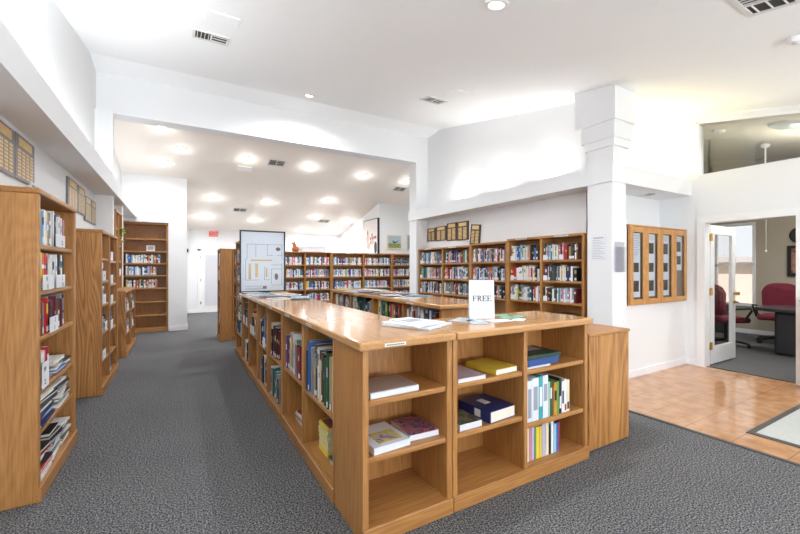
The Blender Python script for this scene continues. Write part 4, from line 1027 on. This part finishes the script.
MB().box(.035, .465, -.032, -.03, .17, .395).build('painted_sky', plain('grey_blue_sky', rgb(172, 190, 196), .7, noise=.08, scale=12), pb)
MB().poly([(.16, -.034, .26), (.26, -.034, .22), (.4, -.034, .25), (.3, -.034, .19), (.22, -.034, .17), (.2, -.034, .2)], [(0, 1, 2, 3, 4, 5)]).build('painted_bird', plain('dark_bird', rgb(60, 66, 70), .7), pb)
pc = empty('landscape_painting', (6.07, 10.075, 1.93)); tag(pc, 'second green painting on the far wall, mostly hidden by the pier', 'painting')
MB().box(0, .5, -.03, 0, 0, .46).build('frame', plain('grey_frame', rgb(190, 190, 184), .5), pc); MB().box(.03, .47, -.032, -.03, .03, .43).build('painted_field', plain('dull_green_field', rgb(120, 140, 110), .7, noise=.3, scale=14), pc)

# on top of the far row
og = empty('carved_ornament', (2.60, 9.9, 1.801)); tag(og, 'brown carved animal ornament on top of the far bookcases', 'ornament')
MB().lathe([(.07, 0), (.10, .03), (.095, .10), (.07, .13), (.0001, .135)], n=16).build('body', M['terra'], og)
MB().tube([(-.02, 0, .11), (-.03, 0, .17), (-.05, 0, .22)], [.055, .05, .03], 10).tube([(-.03, 0, .19), (-.10, -.01, .215)], [.045, .025], 8).tube([(-.03, .02, .22), (-.02, .025, .27)], [.02, .008], 6).tube([(-.03, -.02, .22), (-.02, -.025, .27)], [.02, .008], 6).build('head', M['terra'], og)
wx = empty('long_box', (2.74, 9.86, 1.801)); tag(wx, 'long bright white box on top of the far bookcases', 'box')
MB().bbox(0, .66, 0, .2, 0, .11, .004).build('box', M['paper'], wx); MB().bbox(-.006, .666, -.006, .206, .11, .15, .004).build('lid', M['paper'], wx)

# plant in the unit on the left, little frame in the end case
pl = empty('potted_plant', (-.875, 7.66, 1.032+.722)); tag(pl, 'small green and yellow trailing plant in the narrow shelf unit', 'plant')
MB().lathe([(.05, 0), (.06, .09), (.0001, .085)], n=14).build('pot', M['terra'], pl)
mb = MB(); rr = random.Random(5)
for i in range(60):
    a = rr.uniform(0, 2*PI); e = rr.uniform(-.5, 1.1); L_ = rr.uniform(.08, .19); p0 = Vector((0, 0, .12))
    dv = Vector((abs(math.cos(a))*math.cos(e)*.9, math.sin(a)*math.cos(e), math.sin(e)*1.0))
    p1 = p0 + dv*L_; sd = dv.cross(Vector((0, 0, 1))).normalized()*.024; q = p0 + dv*(L_ + .05)
    mb.poly([p1, (p1+q)/2 + sd, q, (p1+q)/2 - sd], [(0, 1, 2, 3)], 0 if rr.random() < .72 else 1)
mb.build('foliage', [M['green'], M['yellowf']], pl, fix=False)
fr = empty('small_frame', (-.55, 9.92, 1.746), rot=(-.12, 0, 0)); tag(fr, 'small white framed card on the second shelf of the end bookcase', 'frame')
MB().bbox(-.08, .08, 0, .012, 0, .13, .004).build('frame', M['paper'], fr); MB().box(-.05, .05, -.001, 0, .03, .10).build('picture', plain('grey_picture', rgb(170, 170, 172), .5), fr)

# ------------------------------------------------------------------ entry mat
mt = empty('floor_mat', (4.14, 0, 0)); tag(mt, 'pale grey entrance mat with dark rubber border on the tile floor', 'mat')
MB().bbox(0, 1.9, -.3, 1.33, .001, .009, .003).build('rubber_border', M['rubber'], mt)
MB().bbox(.05, 1.85, -.25, 1.28, .008, .012, .001).build('mat_surface', M['mat'], mt)

# ------------------------------------------------------------------ office furniture
tb = empty('conference_table', (8.5, 1.65, 0), PI/2); tag(tb, 'dark oval conference table in the office', 'table')
pts = [(.92*math.copysign(abs(math.cos(2*PI*k/40))**.7, math.cos(2*PI*k/40)), .52*math.copysign(abs(math.sin(2*PI*k/40))**.7, math.sin(2*PI*k/40))) for k in range(40)]
MB().prism(pts, .71, .745, 'z').build('tabletop', M['desk'], tb)
MB().prism([(p[0]*.995, p[1]*.99) for p in pts], .695, .71, 'z').build('edge_band', M['black'], tb)
MB().bbox(-.42, .66, -.36, .24, 0, .695, .05, seg=3).build('pedestal', M['desk'], tb)
def chair(label, x, y, rz):
    c = empty('office_chair', (x, y, 0), rz); tag(c, label, 'office chair', 'maroon office chairs round the conference table')
    MB().bbox(-.25, .25, -.25, .25, .43, .53, .045, seg=3).build('seat', M['maroon'], c)
    prof = [(-.20, .56), (-.25, .64), (-.26, .95), (-.20, 1.06), (-.10, 1.10), (.10, 1.10), (.20, 1.06), (.26, .95), (.25, .64), (.20, .56)]
    b = bmesh.new()
    V1 = [b.verts.new((p[0], .22 + .10*(abs(p[0])/.26)**2*-.5, p[1])) for p in prof]; b.faces.new(V1)
    r_ = bmesh.ops.extrude_face_region(b, geom=b.faces[:]); 
    for v in r_['geom']:
        if isinstance(v, bmesh.types.BMVert): v.co.y += .09
    bmesh.ops.bevel(b, geom=b.edges[:], offset=.02, segments=2, affect='EDGES')
    b.verts.index_update(); mb = MB(); mb.poly([v.co.copy() for v in b.verts], [[v.index for v in f.verts] for f in b.faces], 0); b.free()
    mb.build('backrest', M['maroon'], c)
    MB().tube([(0, .24, .46), (0, .33, .50), (0, .335, .72)], .025).build('back_support', M['black'], c)
    for s in (-1, 1): MB().tube([(s*.25, .14, .48), (s*.31, .12, .52), (s*.31, .08, .68), (s*.31, -.16, .69), (s*.30, -.20, .66), (s*.27, -.1, .48)], .018).build('armrest', M['black'], c)
    MB().tube([(0, 0, .43), (0, 0, .10)], .028, 12).build('gas_column', M['black'], c)
    mb = MB()
    for k in range(5):
        a = 2*PI*k/5 + .2; mb.tube([(0, 0, .12), (.17*math.cos(a), .17*math.sin(a), .10), (.31*math.cos(a), .31*math.sin(a), .07)], [.03, .024, .018])
    base = mb.build('star_base', M['black'], c)
    for k in range(5):
        a = 2*PI*k/5 + .2; X_, Y_ = .31*math.cos(a), .31*math.sin(a)
        MB().tube([(X_-.022*math.sin(a), Y_+.022*math.cos(a), .030), (X_+.022*math.sin(a), Y_-.022*math.cos(a), .030)], .030, 12).tube([(X_, Y_, .05), (X_, Y_, .08)], .012, 6).build('caster', M['black'], base)
    return c
chair('maroon office chair seen side-on beside the open glass door', 8.40, 2.98, 1.0)
chair('maroon office chair behind the dark table facing the door', 9.45, 2.58, -PI/2+.1)
chair('maroon office chair at the right edge, mostly hidden by the door frame', 7.62, 1.35, PI*.5)
cb = empty('low_cabinet', (9.98, 3.35, 0)); tag(cb, 'dark low cabinet under the office window', 'cabinet')
MB().bbox(0, .38, .2, 1.4, 0, .6, .008).build('body', M['desk'], cb); MB().bbox(-.01, .39, .19, 1.41, .6, .62, .004).build('top_board', M['desk'], cb)
pf = empty('framed_picture', (10.399, 2.70, 1.22), FX); tag(pf, 'dark framed abstract picture on the office wall', 'picture')
MB().bbox(0, .45, -.03, 0, 0, .60, .006).build('frame', M['black'], pf); MB().box(.06, .39, -.032, -.03, .06, .54).build('picture', art('red_brown_abstract', [(40, 28, 26), (120, 70, 56), (170, 130, 110), (50, 30, 30)], 9), pf)
ck = empty('wall_clock', (10.399, 2.51, 2.02), FX); tag(ck, 'round wall clock at the edge of the office door frame', 'clock')
ck.rotation_euler = (PI/2, 0, FX)
MB().lathe([(.16, 0), (.16, .03), (.145, .035)], n=24).build('rim', M['black'], ck); MB().lathe([(.0001, .02), (.147, .02)], n=24).build('dial', M['paper'], ck)
MB().box(-.004, .004, 0, .10, .021, .024).box(0, .07, -.004, .004, .021, .024).build('hand', M['ink'], ck)

# ------------------------------------------------------------------ light
def area(x, y, z, sx, sy, e, rot, col=(1, 1, 1)):
    l = bpy.data.lights.new('lamp', 'AREA'); l.shape = 'RECTANGLE'; l.size = sx; l.size_y = sy; l.energy = e; l.color = col  # cove lamps and added fills share this name
    o = bpy.data.objects.new('lamp', l); COL.objects.link(o); o.location = (x, y, z); o.rotation_euler = rot
    return o
# cove lamps on the right ledges, then added uplights, all shining up
for y in (3.7, 4.7, 5.7): area(4.60, y, 2.68, .18, .25, 3.0, (PI, 0, 0), (1, .97, .92))
for x in (5.45, 6.0): area(x, 2.86, 2.68, .3, .15, 2.2, (PI, 0, 0), (1, .84, .38))
for y, e_ in ((-2, 20), (0, 18), (2.0, 15), (4.0, 12), (5.8, 4), (8.5, 2)): area(-.92, y, 2.69, .12, 1.6, e_*.85, (PI, 0, 0), (.93, .97, 1))  # unseen uplights added along the left ledge to brighten ceiling and walls
for y in (-2.2, -.6): area(6.2, y, 2.3, .12, 1.2, 8, (PI, 0, 0), (1, .97, .88))  # added uplights out of view by the door wall, more ceiling bounce
# added area fills, no fixtures: one low behind the viewer, one overhead right
area(2.2, -3.0, 1.0, 4.5, .8, 105, (PI*.72, 0, 0), (.9, .95, 1))
area(2.2, 1.2, 3.0, .8, .8, 25, (PI*.0, 0, 0), (1, .98, .96)) if False else None
area(4.6, .0, 2.95, 1.2, .6, 8, (0, 0, 0), (.93, .96, 1))
spot(7.3, 1.9, cz(1.9)-.12, 60, 2.9)
spot(9.2, 1.2, 2.9, 70, 3.0)  # added to brighten the office, no fixture here
l = bpy.data.lights.new('office_fill', 'POINT'); l.energy = 26; l.shadow_soft_size = .15; l.color = (1, .96, .88); o = bpy.data.objects.new('office_fill', l); COL.objects.link(o); o.location = (7.9, 1.9, 2.75)  # added point fill lifting the upper office, not a fitting
l = bpy.data.lights.new('sun', 'SUN'); l.energy = 3; l.angle = .01; o = bpy.data.objects.new('sun', l); COL.objects.link(o)
o.rotation_euler = Vector((1, 0.05, -1.25)).to_track_quat('-Z', 'Y').to_euler()
wd = bpy.data.worlds.new('daylight'); SC.world = wd; wd.use_nodes = True
wd.node_tree.nodes['Background'].inputs[0].default_value = (.92, .96, 1, 1); wd.node_tree.nodes['Background'].inputs[1].default_value = .58

# ------------------------------------------------------------------ camera
cd = bpy.data.cameras.new('camera'); cd.lens = 36*FP/800; cd.sensor_width = 36; cd.clip_end = 100; cd.clip_start = .05
co = bpy.data.objects.new('camera', cd); COL.objects.link(co); co.location = CAM; co.rotation_euler = (PI/2, 0, -PI/6)
SC.camera = co
SC.view_settings.view_transform = 'Standard'; SC.view_settings.look = 'None'; SC.view_settings.gamma = 1; SC.view_settings.use_curve_mapping = False
SC.view_settings.exposure = 0.88
SC.cycles.max_bounces = 10; SC.cycles.diffuse_bounces = 6; SC.cycles.transparent_max_bounces = 12
SC.cycles.use_denoising = True
SC.cycles.sample_clamp_indirect = 8
